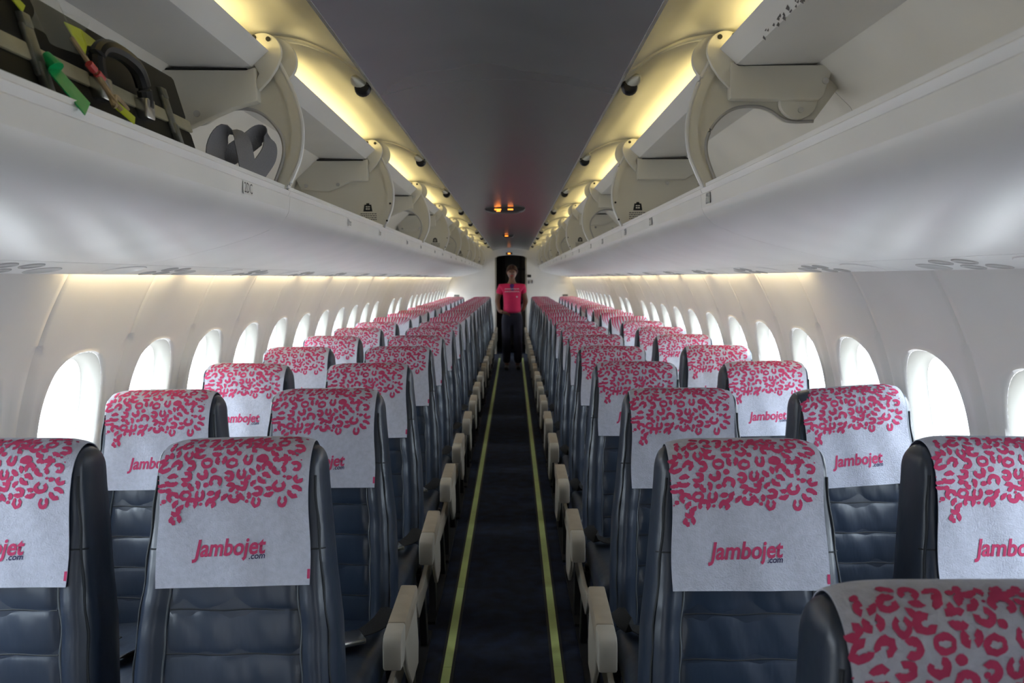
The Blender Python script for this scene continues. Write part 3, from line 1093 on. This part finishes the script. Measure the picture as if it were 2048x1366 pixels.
def text_mesh(name, body, m, x0, x1, base, slope, capfrac, shear=0.12, offset=0.026, hscale=1.0):
    cu = bpy.data.curves.new(name, 'FONT')
    cu.body = body
    cu.shear = shear
    cu.offset = offset
    cu.resolution_u = 3
    o = bpy.data.objects.new(name, cu)
    COL.objects.link(o)
    dg = bpy.context.evaluated_depsgraph_get()
    me = bpy.data.meshes.new_from_object(o.evaluated_get(dg))
    bpy.data.objects.remove(o)
    bpy.data.curves.remove(cu)
    xs = [v.co.x for v in me.vertices]
    a, b = min(xs), max(xs)
    k = (x1 - x0) / (b - a)
    for v in me.vertices:
        px = x0 + (v.co.x - a) * k
        py = base - (px - x0) * slope - v.co.y * k * hscale
        v.co = cover_pt(*px2st(px, py), 0.0009)
    me.materials.append(M[m])
    me.name = name
    return me


def cushion_mesh():
    loops = []
    # swept along y with rounded section
    ys = [(-0.575, 0.55), (-0.572, 0.80), (-0.56, 0.92), (-0.53, 1.0), (-0.40, 1.0), (-0.25, 0.98), (-0.12, 0.96), (-0.09, 0.92)]
    for y, s in ys:
        lp = []
        for k in range(28):
            a = 2 * PI * k / 28
            x, z = se(a, 0.200, 0.055 * s, 5)
            zz = 0.405 + z + (0.012 * (1 - (x / 0.2) ** 2) if z > 0 else 0) + (0.018 if y < -0.35 and z > 0 else 0) * min(1, (-0.35 - y) / 0.1) * s
            lp.append((x, y, zz))
        loops.append(lp)
    mb = MB()
    mb.loft(loops)
    return mb.mesh('seat_cushion', 'leather', angle=60)


def arm_meshes():
    YZ = lambda p, q, t: (t, p, q)
    hw = 0.023
    cap = [(-0.425, 0.480), (-0.426, 0.540), (-0.420, 0.556), (-0.406, 0.567), (-0.350, 0.571), (-0.350, 0.512), (-0.372, 0.480)]
    pad = [(-0.349, 0.515), (-0.349, 0.571), (-0.13, 0.580), (-0.115, 0.570), (-0.115, 0.530), (-0.20, 0.523)]
    sup = [(-0.345, 0.514), (-0.20, 0.524), (-0.13, 0.530), (-0.09, 0.40), (-0.10, 0.34), (-0.22, 0.34), (-0.30, 0.42)]
    a = MB().prism(cap, -hw, hw, YZ).mesh('armrest_cap', 'arm', bevel=0.006, seg=2)
    b = MB().prism(pad, -hw, hw, YZ).mesh('armrest_pad', 'arm_pad', bevel=0.006, seg=2)
    c = MB().prism(sup, -0.006, 0.006, YZ).mesh('arm_support', 'trim', bevel=0.003, seg=1)
    return a, b, c


def shroud_mesh():
    YZ = lambda p, q, t: (t, p, q)
    s = [(-0.565, 0.40), (-0.555, 0.425), (-0.40, 0.395), (-0.16, 0.40), (-0.06, 0.47), (-0.04, 0.40), (-0.10, 0.33), (-0.50, 0.335)]
    return MB().prism(s, -0.008, 0.008, YZ).mesh('side_shroud', 'trim', bevel=0.002, seg=1)


def leg_meshes():
    a = MB().prism([(-0.50, 0.34), (-0.44, 0.34), (-0.40, 0.03), (-0.40, 0.012), (-0.47, 0.012), (-0.46, 0.05)], -0.014, 0.014, lambda p, q, t: (t, p, q)).mesh('leg', 'metal_dark', bevel=0.003, seg=1)
    b = MB().prism([(-0.14, 0.34), (-0.08, 0.34), (0.03, 0.03), (0.05, 0.012), (-0.02, 0.012), (-0.03, 0.05)], -0.014, 0.014, lambda p, q, t: (t, p, q)).mesh('leg', 'metal_dark', bevel=0.003, seg=1)
    c = MB().box(-0.02, 0.02, -0.55, 0.12, 0.0, 0.012).mesh('floor_rail', 'metal_dark', smooth=False)
    d = MB().box(-0.205, 0.205, -0.50, -0.46, 0.33, 0.36).box(-0.205, 0.205, -0.13, -0.09, 0.33, 0.36).mesh('cross_tube', 'metal_dark', bevel=0.005)
    e = MB().tube([(0, -0.45, 0.06), (0, -0.10, 0.32)], 0.010, 8).mesh('brace', 'metal_dark')
    return a, b, c, d, e


def ribbon(path, w, axis, t=0.0016):
    mb = MB()
    P = smooth_path(path, 6)
    ax = Vector(axis).normalized()
    loops = []
    for i, p in enumerate(P):
        d = (P[min(i + 1, len(P) - 1)] - P[max(i - 1, 0)]).normalized()
        s = (ax - d * ax.dot(d)).normalized()
        n = d.cross(s)
        loops.append([p + s * w / 2 + n * t, p - s * w / 2 + n * t, p - s * w / 2 - n * t, p + s * w / 2 - n * t])
    mb.loft(loops)
    return mb


def belt_meshes():
    a = ribbon([(0.195, -0.10, 0.50), (0.17, -0.17, 0.482), (0.10, -0.27, 0.482), (0.03, -0.36, 0.492), (0.0, -0.42, 0.496)], 0.045, (0.7, 0.7, 0)).mesh('belt_strap', 'belt')
    b = ribbon([(-0.195, -0.10, 0.50), (-0.17, -0.16, 0.482), (-0.10, -0.22, 0.482), (-0.03, -0.26, 0.486)], 0.045, (0.6, -0.7, 0)).mesh('belt_strap', 'belt')
    mb = MB().box(-0.03, 0.03, -0.045, 0.025, -0.006, 0.008)
    for i, v in enumerate(mb.v):
        x, y, z = v
        c, s = math.cos(0.5), math.sin(0.5)
        mb.v[i] = (0.12 + x * c - y * s, -0.27 + x * s + y * c, 0.494 + z)
    return a, b, mb.mesh('buckle', 'metal', bevel=0.004)


SM = {}
SM['backrest'] = backrest_mesh()
SM['panel'] = panel_mesh()
SM['pipes'] = [seam_mesh(u, 0.0, 0.385, 0.0020, 'piping', 0.001) for u in (-0.675, 0.675)]
SM['pipes2'] = [seam_mesh(u, 0.0, 0.60, 0.0026, 'seam', 0.0) for u in (-0.945, 0.945)]
SM['cross'] = [cross_seam_mesh(s, 0.46) for s in (-1, 1)]
SM['quilt'] = []
for hq in (0.085, 0.170, 0.255, 0.340):
    wq = interp(W_TAB, hq) * 0.65
    SM['quilt'].append(MB().tube([T(-wq + 2 * wq * q / 12, 0.0042, hq + 0.0015 * math.sin(q)) for q in range(13)], 0.0016, 5).mesh('quilt_seam', 'seam'))
SM['cover'] = cover_mesh()
SM['leopard'] = leopard_mesh()
SM['zebra'] = zebra_mesh()
SM['logo'] = text_mesh('brand_lettering', 'Jambojet', 'pink', 436, 1032, 1060, 0.03, 1.0, hscale=1.12)
SM['web'] = text_mesh('web_lettering', '.com', 'navy_print', 903, 1030, 1084, 0.02, 1.0, shear=0.12, offset=0.015)
mb = MB()
mb.grid(lambda i, j: cover_pt(0.965 + 0.037 * i, 0.012 + 0.018 * j, 0.0009), 1, 1)
SM['tab'] = mb.mesh('red_tab', 'pink')
SM['cushion'] = cushion_mesh()
SM['arm'] = arm_meshes()
SM['shroud'] = shroud_mesh()
SM['leg'] = leg_meshes()
SM['belt'] = belt_meshes()


def make_seat(side, aisle, zebra):
    """side: sign of x of the seat block; returns an Empty with parts"""
    root = empty('passenger_seat')
    bk = link('backrest', SM['backrest'], root)
    link('back_panel', SM['panel'], bk)
    for m in SM['pipes'] + SM['pipes2']:
        link('piping', m, bk)
    for m in SM['cross']:
        link('cross_seam', m, bk)
    for m in SM['quilt']:
        link('quilt_seam', m, bk)
    cv = link('headrest_cover', SM['cover'], root)
    link('zebra_print' if zebra else 'leopard_print', SM['zebra' if zebra else 'leopard'], cv)
    if not zebra:
        link('brand_lettering', SM['logo'], cv)
        link('web_lettering', SM['web'], cv)
        link('red_tab', SM['tab'], cv)
    link('seat_cushion', SM['cushion'], root)
    bt = link('belt_strap', SM['belt'][0], root)
    link('belt_strap', SM['belt'][1], root)
    link('buckle', SM['belt'][2], bt)
    inner = -side           # direction towards the aisle
    xs = [inner * 0.255, -inner * 0.235] if aisle else [-inner * 0.222]
    for j, x in enumerate(xs):
        if not aisle:
            continue
        a = empty('armrest')
        a.parent = root
        a.location = (x, 0, 0)
        if j == 0:
            link('armrest_cap', SM['arm'][0], a)
            link('armrest_pad', SM['arm'][1], a)
            link('arm_support', SM['arm'][2], a).location = (inner * 0.014, 0, 0)
        else:
            link('armrest_cap', SM['arm'][0], a)
            link('armrest_pad', SM['arm'][1], a)
            link('arm_support', SM['arm'][2], a)
    if aisle:
        link('side_shroud', SM['shroud'], root).location = (inner * 0.232, 0, 0)
    lx = inner * 0.20 if aisle else -inner * 0.05
    for m, n in ((SM['leg'][0], 'leg'), (SM['leg'][1], 'leg'), (SM['leg'][2], 'floor_rail'), (SM['leg'][4], 'brace')):
        link(n, m, root).location = (lx, 0, 0)
    link('cross_tube', SM['leg'][3], root)
    return root


def copy_tree(o, parent=None):
    c = o.copy()
    COL.objects.link(c)
    c.parent = parent
    for ch in list(o.children):
        copy_tree(ch, c)
    return c


NROW = 18
AX = {-1: 0.505, 1: 0.512}
WX = {-1: 0.975, 1: 1.008}
protos = {}
rs = random.Random(21)
for k in range(-1, NROW):
    for side in (-1, 1):
        for aisle in (True, False):
            if k == -1 and not (side == 1 and aisle):
                continue
            zebra = k >= (7 if aisle else 7)
            key = (side, aisle, zebra)
            if key not in protos:
                protos[key] = make_seat(*key)
                s = protos[key]
            else:
                s = copy_tree(protos[key])
            x = side * (AX[side] if aisle else WX[side])
            y = 1.56 + 0.725 * k
            dx, dy, rot, tilt = rs.uniform(-0.003, 0.003), rs.uniform(-0.015, 0.015), rs.uniform(-0.012, 0.012), rs.uniform(-0.022, 0.022)
            dz = 0.0
            if k <= 0:
                dx = dy = rot = tilt = 0.0
            if (k, side, aisle) == (0, 1, True):
                x, y = 0.495, 1.53
            if (k, side, aisle) == (0, 1, False):
                x, y, tilt = 1.01, 1.54, 0.02
            if (k, side, aisle) == (1, 1, True):
                x, y, tilt = 0.530, 2.26, 0.0
            if (k, side, aisle) == (1, 1, False):
                x, tilt = 1.03, -0.07
            if (k, side, aisle) == (0, -1, True):
                tilt = -0.022
            if (k, side, aisle) == (-1, 1, True):
                x, y = 0.523, 0.77
            s.location = (x + dx, y + dy, dz)
            s.rotation_euler = (0, 0, rot)
            for ch in s.children:
                if ch.name.startswith('headrest_cover'):
                    # the cloth hangs a little askew about its own middle
                    ch.matrix_local = Matrix.Translation((0, 0, 0.98)) @ Matrix.Rotation(tilt, 4, 'Y') @ Matrix.Translation((0, 0, -0.98))
            pos = 'aisle' if aisle else 'window'
            if k == -1:
                lab = 'blurred leopard covered seat top closest to the lens in the lower corner'
            else:
                pr = 'zebra' if zebra else 'leopard'
                lab = 'blue-grey leather %s seat with pink %s cover, %s full row ahead, %s' % (pos, pr, ORD[k], SIDE[side])
            tag(s, lab, 'seat', 'passenger seats in rows')


# ------------------------------------------------------------------ luggage in the near bin
case = tag(empty('flight_case', (-0.76, 1.05, 1.615)), 'dark olive hard case with pale band and latches lying in the overhead bin', 'case')


def cl(x, y, z):
    return (x + 0.76, y - 1.05, z - 1.615)


def shear_box(mb, y0, y1, z0, z1, d0, d1):
    """block whose aisle face leans back: x = 0.565 at z 1.63 to 0.625 at z 1.83"""
    fx = lambda z: -(0.568 + 0.055 * (z - 1.635) / 0.19)
    vs = []
    for y in (y0, y1):
        for z in (z0, z1):
            vs += [cl(fx(z) + d0, y, z), cl(-0.93 + d1 if z < 1.7 else -0.87 + d1, y, z)]
    # order: y0z0(front,back), y0z1, y1z0, y1z1
    mb.add(vs, [(0, 1, 3, 2), (4, 6, 7, 5), (0, 4, 5, 1), (2, 3, 7, 6), (0, 2, 6, 4), (1, 5, 7, 3)])
    return mb


Y0C, Y1C = 0.60, 1.61
shear_box(MB(), Y0C, Y1C, 1.635, 1.722, 0.0, 0.0).build('case_base', 'case', case, bevel=0.008)
shear_box(MB(), Y0C, Y1C, 1.742, 1.828, 0.0, 0.0).build('case_lid', 'case', case, bevel=0.008)
shear_box(MB(), Y0C - 0.002, Y1C + 0.002, 1.720, 1.744, 0.003, 0.0).build('case_band', 'case_tape', case, bevel=0.003)
fx = lambda z: -(0.568 + 0.055 * (z - 1.635) / 0.19)
for yl in (1.09, 1.51):
    lt = MB()
    for (ya, yb, za, zb, o) in ((yl - 0.012, yl + 0.012, 1.70, 1.77, 0.008), (yl - 0.008, yl + 0.008, 1.680, 1.72, 0.012), (yl - 0.010, yl + 0.010, 1.765, 1.785, 0.010)):
        vs = []
        for yy in (ya, yb):
            for zz in (za, zb):
                vs += [cl(fx(zz) + o, yy, zz), cl(fx(zz) - 0.002, yy, zz)]
        lt.add(vs, [(0, 1, 3, 2), (4, 6, 7, 5), (0, 4, 5, 1), (2, 3, 7, 6), (0, 2, 6, 4), (1, 5, 7, 3)])
    lt.build('latch', 'latch', case, bevel=0.003)
hp = [cl(fx(1.728) + 0.012, 1.24, 1.728), cl(fx(1.77) + 0.022, 1.236, 1.765), cl(fx(1.79) + 0.030, 1.258, 1.787), cl(fx(1.79) + 0.032, 1.31, 1.790), cl(fx(1.785) + 0.030, 1.36, 1.780),
      cl(fx(1.75) + 0.02, 1.384, 1.75), cl(fx(1.72) + 0.012, 1.386, 1.722)]
h = MB().tube(smooth_path(hp, 5), 0.0125, 10).build('handle', 'rubber', case)
for yy in (1.24, 1.386):
    MB().box(*sorted((cl(fx(1.72) - 0.002, 0, 0)[0], cl(fx(1.72) + 0.022, 0, 0)[0])), yy - 0.016 - 1.05, yy + 0.016 - 1.05, 1.702 - 1.615, 1.737 - 1.615).build('handle_mount', 'metal', h, bevel=0.004)


def face(y, z, o=0.012):
    return cl(fx(z) + o, y, z)


def plate(name, m, pts, th=0.0015, parent=None):
    """flat tag given by (y, z, standoff) corners on the aisle face"""
    fr = [Vector(face(*p)) for p in pts]
    nrm = (fr[1] - fr[0]).cross(fr[-1] - fr[0]).normalized() * th
    n = len(fr)
    mb = MB()
    mb.add(fr + [p + nrm for p in fr], [tuple(range(n))[::-1], tuple(range(n, 2 * n))] + [(i, (i + 1) % n, n + (i + 1) % n, n + i) for i in range(n)])
    return mb.build(name, m, parent or case, smooth=False)


g = plate('green_tag', 'green', [(1.082, 1.706, 0.018), (1.108, 1.722, 0.018), (1.098, 1.668, 0.052), (1.060, 1.645, 0.058)], 0.002)
MB().tube([face(1.098, 1.733, 0.014), face(1.097, 1.724, 0.018), face(1.096, 1.714, 0.022)], [0.005, 0.008, 0.011], 10).build('tag_post', 'green', g)
plate('lime_label', 'lime', [(1.185, 1.802, 0.012), (1.205, 1.757, 0.016), (1.225, 1.780, 0.016), (1.31, 1.798, 0.008), (1.24, 1.808, 0.008)])
plate('lime_label', 'lime', [(1.185, 1.683, 0.044), (1.200, 1.695, 0.044), (1.232, 1.676, 0.052), (1.212, 1.662, 0.056)])
plate('lime_label', 'lime', [(1.06, 1.805, 0.006), (1.07, 1.812, 0.006), (1.10, 1.797, 0.007), (1.088, 1.785, 0.007)])
tw = MB()
tw.tube(smooth_path([face(1.185, 1.780, 0.016), face(1.188, 1.755, 0.024), face(1.196, 1.735, 0.028), face(1.196, 1.712, 0.036), face(1.190, 1.690, 0.046), face(1.195, 1.678, 0.050)], 5), 0.0036, 6)
tw.build('twine', 'twine', case)
MB().tube(smooth_path([face(1.196, 1.735, 0.030), face(1.198, 1.706, 0.038), face(1.185, 1.682, 0.046), face(1.205, 1.700, 0.042), face(1.235, 1.700, 0.036), face(1.255, 1.692, 0.034)], 5), 0.0042, 6).build('twine', 'twine', case)
for p in ((1.183, 1.738), (1.200, 1.729)):
    MB().tube([face(p[0] - 0.006, p[1] + 0.003, 0.032), face(p[0] + 0.006, p[1] - 0.004, 0.032)], 0.006, 8).build('red_bead', 'red', case)
film = MB()
film.grid(lambda i, j: face(1.08 + 0.13 * i + 0.05 * j, 1.765 + 0.07 * j - 0.01 * i, 0.010 + 0.008 * math.sin(i * 9 + j * 5)), 12, 8)
film.build('plastic_film', 'film', case)

# grey webbing strap in two loops behind the case
st = tag(empty('webbing_strap', (-0.60, 1.87, 1.625)), 'looped grey webbing strap sticking up beside the dark case', 'strap')


def sl(pts):
    return [((a + 0.60) * 1.15, (b + 0.15 - 1.87) * 1.1, (c - 1.625) * 1.28) for a, b, c in pts]


ribbon(sl([(-0.60, 1.66, 1.63), (-0.615, 1.655, 1.69), (-0.60, 1.67, 1.728), (-0.575, 1.685, 1.722), (-0.565, 1.69, 1.68), (-0.56, 1.70, 1.64)]), 0.05, (0.45, 0.85, 0.0), 0.0014).build('strap_loop', 'webbing', st)
ribbon(sl([(-0.575, 1.71, 1.635), (-0.56, 1.745, 1.67), (-0.545, 1.775, 1.705), (-0.548, 1.79, 1.735), (-0.565, 1.785, 1.742), (-0.585, 1.76, 1.722), (-0.615, 1.73, 1.695), (-0.65, 1.72, 1.68)]), 0.05, (0.35, 0.75, -0.55), 0.0014).build('strap_loop', 'webbing', st)
ribbon(sl([(-0.66, 1.70, 1.626), (-0.60, 1.72, 1.628), (-0.575, 1.80, 1.629), (-0.58, 1.88, 1.6285)]), 0.045, (1, 0.1, 0.0), 0.0014).build('strap_tail', 'webbing', st)


# ------------------------------------------------------------------ crew member
def skin(name, verts, edges, m, parent, root=0, sub=2):
    me = bpy.data.meshes.new(name)
    me.from_pydata([v[:3] for v in verts], edges, [])
    o = bpy.data.objects.new(name, me)
    COL.objects.link(o)
    o.modifiers.new('s', 'SKIN')
    bm = bmesh.new()
    bm.from_mesh(me)
    lay = bm.verts.layers.skin.verify()
    bm.verts.ensure_lookup_table()
    for i, v in enumerate(verts):
        r = v[3] if isinstance(v[3], tuple) else (v[3], v[3])
        bm.verts[i][lay].radius = r
        bm.verts[i][lay].use_root = (i == root)
    bm.to_mesh(me)
    bm.free()
    sb = o.modifiers.new('d', 'SUBSURF')
    sb.levels = sb.render_levels = sub
    dg = bpy.context.evaluated_depsgraph_get()
    me2 = bpy.data.meshes.new_from_object(o.evaluated_get(dg))
    bpy.data.objects.remove(o)
    for p in me2.polygons:
        p.use_smooth = True
    me2.materials.clear()
    me2.materials.append(M[m])
    return link(name, me2, parent)


per = tag(empty('person', (0.025, 12.4, 0.0)), 'standing crew member in bright pink top and dark trousers in the aisle', 'person')
# body: continuous skin surface: pelvis, spine, neck, head stub, arms and legs
bv = [(0, 0, 0.88, (0.13, 0.10)), (0, 0, 1.05, (0.115, 0.085)), (0, 0.0, 1.25, (0.13, 0.09)), (0, 0.0, 1.34, (0.06, 0.055)), (0, -0.01, 1.40, (0.045, 0.045)), (0, -0.01, 1.46, (0.05, 0.06)),
      (-0.165, 0, 1.285, 0.05), (-0.235, 0.01, 1.08, 0.042), (-0.20, -0.05, 0.92, 0.032), (-0.13, -0.10, 0.90, 0.03),
      (0.165, 0, 1.285, 0.05), (0.215, 0.03, 1.07, 0.042), (0.17, 0.10, 0.93, 0.032), (0.09, 0.14, 0.90, 0.03),
      (-0.085, 0, 0.80, 0.085), (-0.085, -0.01, 0.46, 0.052), (-0.085, 0.02, 0.10, 0.036), (-0.085, -0.01, 0.045, 0.035),
      (0.085, 0, 0.80, 0.085), (0.085, -0.01, 0.46, 0.052), (0.085, 0.02, 0.10, 0.036), (0.085, -0.01, 0.045, 0.035)]
be = [(0, 1), (1, 2), (2, 3), (3, 4), (4, 5), (2, 6), (6, 7), (7, 8), (8, 9), (2, 10), (10, 11), (11, 12), (12, 13), (0, 14), (14, 15), (15, 16), (16, 17), (0, 18), (18, 19), (19, 20), (20, 21)]
body = skin('body', bv, be, 'skin', per)
# head with nose, brow, chin and ears
mb = MB()
loops = []
for j in range(15):
    ph = -PI / 2 + PI * (j + 0.5) / 15
    lp = []
    for k in range(24):
        a = 2 * PI * k / 24
        x, y, z = math.cos(ph) * math.cos(a), math.cos(ph) * math.sin(a), math.sin(ph)
        w = 1.0 - 0.16 * max(0, -z)
        px, py, pz = 0.074 * x * w, 0.093 * y, 0.108 * z
        if y < -0.6 and abs(x) < 0.25 and -0.35 < z < 0.12:
            py -= 0.016 * (1 - abs(x) / 0.25) * (1 - (z + 0.35) / 0.5)
        lp.append((px, py - 0.015, 1.515 + pz))
    loops.append(lp)
mb.loft(loops)
head = mb.build('head', 'skin', body)
for s in (-1, 1):
    MB().disc((s * 0.028, -0.102, 1.522), 0.011, 'y', 0.008, 10, 0.006).build('eye', 'black', body)
    MB().disc((s * 0.075, -0.005, 1.515), 0.016, 'x', 0.014, 10, 0.028).build('ear', 'skin', body)
MB().disc((0, -0.099, 1.465), 0.022, 'y', 0.012, 12, 0.007).build('mouth', 'red', body)
mb = MB()
loops = []
for j in range(9):
    ph = -0.15 + (PI / 2 + 0.15) * j / 8.4
    lp = []
    for k in range(24):
        a = 2 * PI * k / 24
        x, y, z = math.cos(ph) * math.cos(a), math.cos(ph) * math.sin(a), math.sin(ph)
        front = max(0, -y)
        zz = max(z, 0.42 * front if front > 0.35 else -1)
        lp.append((0.088 * x, 0.108 * y - 0.010, 1.522 + 0.118 * zz))
    loops.append(lp)
mb.loft(loops)
hair = mb.build('hair', 'hair', per)
MB().disc((0, 0.105, 1.54), 0.045, 'y', 0.05, 14).build('hair_bun', 'hair', hair)
# shirt
sv = [(0, 0, 0.86, (0.158, 0.118)), (0, 0, 0.95, (0.150, 0.112)), (0, 0, 1.05, (0.142, 0.107)), (0, -0.008, 1.18, (0.152, 0.115)), (0, 0, 1.275, (0.125, 0.09)), (0, 0, 1.345, (0.062, 0.058)),
      (-0.165, 0, 1.290, 0.064), (-0.205, 0.006, 1.17, 0.062), (0.165, 0, 1.290, 0.064), (0.195, 0.012, 1.17, 0.062)]
se_ = [(0, 1), (1, 2), (2, 3), (3, 4), (4, 5), (4, 6), (6, 7), (4, 8), (8, 9)]
sh_o = skin('shirt', sv, se_, 'shirt', per)
yk = skin('shirt_yoke', [(0, -0.006, 1.215, (0.150, 0.122)), (0, -0.004, 1.265, (0.160, 0.116)), (0, -0.002, 1.315, (0.150, 0.095)), (0, 0, 1.375, (0.066, 0.066)), (-0.12, -0.002, 1.305, 0.075), (0.12, -0.002, 1.305, 0.075)], [(0, 1), (1, 2), (2, 3), (2, 4), (2, 5)], 'yoke', per)
mb = MB()
for zz in (1.262, 1.222):
    pts = []
    for k in range(17):
        x = -0.11 + 0.22 * k / 16
        pts.append((x, -0.126 + 0.9 * x * x, zz + (0.008 if k % 2 else -0.008)))
    mb.tube(pts, 0.004, 5)
mb.build('zigzag_stripe', 'white', yk)
MB().disc((0.075, -0.118, 1.14), 0.012, 'y', 0.006, 10).build('badge', 'white', per)
tv = [(0, 0, 0.95, (0.142, 0.108)), (0, 0, 0.86, (0.150, 0.112)), (-0.085, 0, 0.74, (0.098, 0.098)), (-0.088, -0.005, 0.46, 0.074), (-0.090, 0.01, 0.09, 0.070),
      (0.085, 0, 0.74, (0.098, 0.098)), (0.088, -0.005, 0.46, 0.074), (0.090, 0.01, 0.09, 0.070)]
skin('trousers', tv, [(0, 1), (1, 2), (2, 3), (3, 4), (1, 5), (5, 6), (6, 7)], 'trouser', per)
for s in (-1, 1):
    skin('shoe', [(s * 0.088, 0.05, 0.045, (0.036, 0.042)), (s * 0.09, -0.04, 0.038, (0.038, 0.036)), (s * 0.095, -0.13, 0.028, (0.036, 0.026))], [(0, 1), (1, 2)], 'shoe', per)
# relaxed fists: palm plus five fingers
for s, hx, hy in ((-1, -0.125, -0.105), (1, 0.085, 0.145)):
    hv = [(hx, hy, 0.90, 0.028), (hx - s * 0.03, hy - 0.015, 0.885, 0.030)]
    he = [(0, 1)]
    for f in range(4):
        b = len(hv)
        hv += [(hx - s * 0.055, hy - 0.03 + 0.018 * f, 0.885 - 0.006 * f, 0.0095), (hx - s * 0.085, hy - 0.035 + 0.018 * f, 0.870 - 0.006 * f, 0.0085), (hx - s * 0.085, hy - 0.02 + 0.018 * f, 0.848 - 0.004 * f, 0.008)]
        he += [(1, b), (b, b + 1), (b + 1, b + 2)]
    b = len(hv)
    hv += [(hx - s * 0.02, hy - 0.035, 0.895, 0.010), (hx - s * 0.05, hy - 0.05, 0.90, 0.009)]
    he += [(0, b), (b, b + 1)]
    skin('hand', hv, he, 'skin', body, sub=1)

# items by the galley doorway
it = tag(empty('wall_handset', (0.36, Y_BACK, 1.42)), 'small black handset hooked on the rear bulkhead beside the doorway', 'handset')
MB().box(-0.05, 0.02, -0.035, 0.0, 0.02, 0.07).build('cradle', 'black', it, bevel=0.006)
MB().box(-0.035, -0.015, -0.03, 0.0, -0.10, -0.04).build('receiver', 'grey_dark', it, bevel=0.004)
MB().box(0.03, 0.05, -0.03, 0.0, -0.09, -0.03).build('hook', 'grey_dark', it, bevel=0.004)
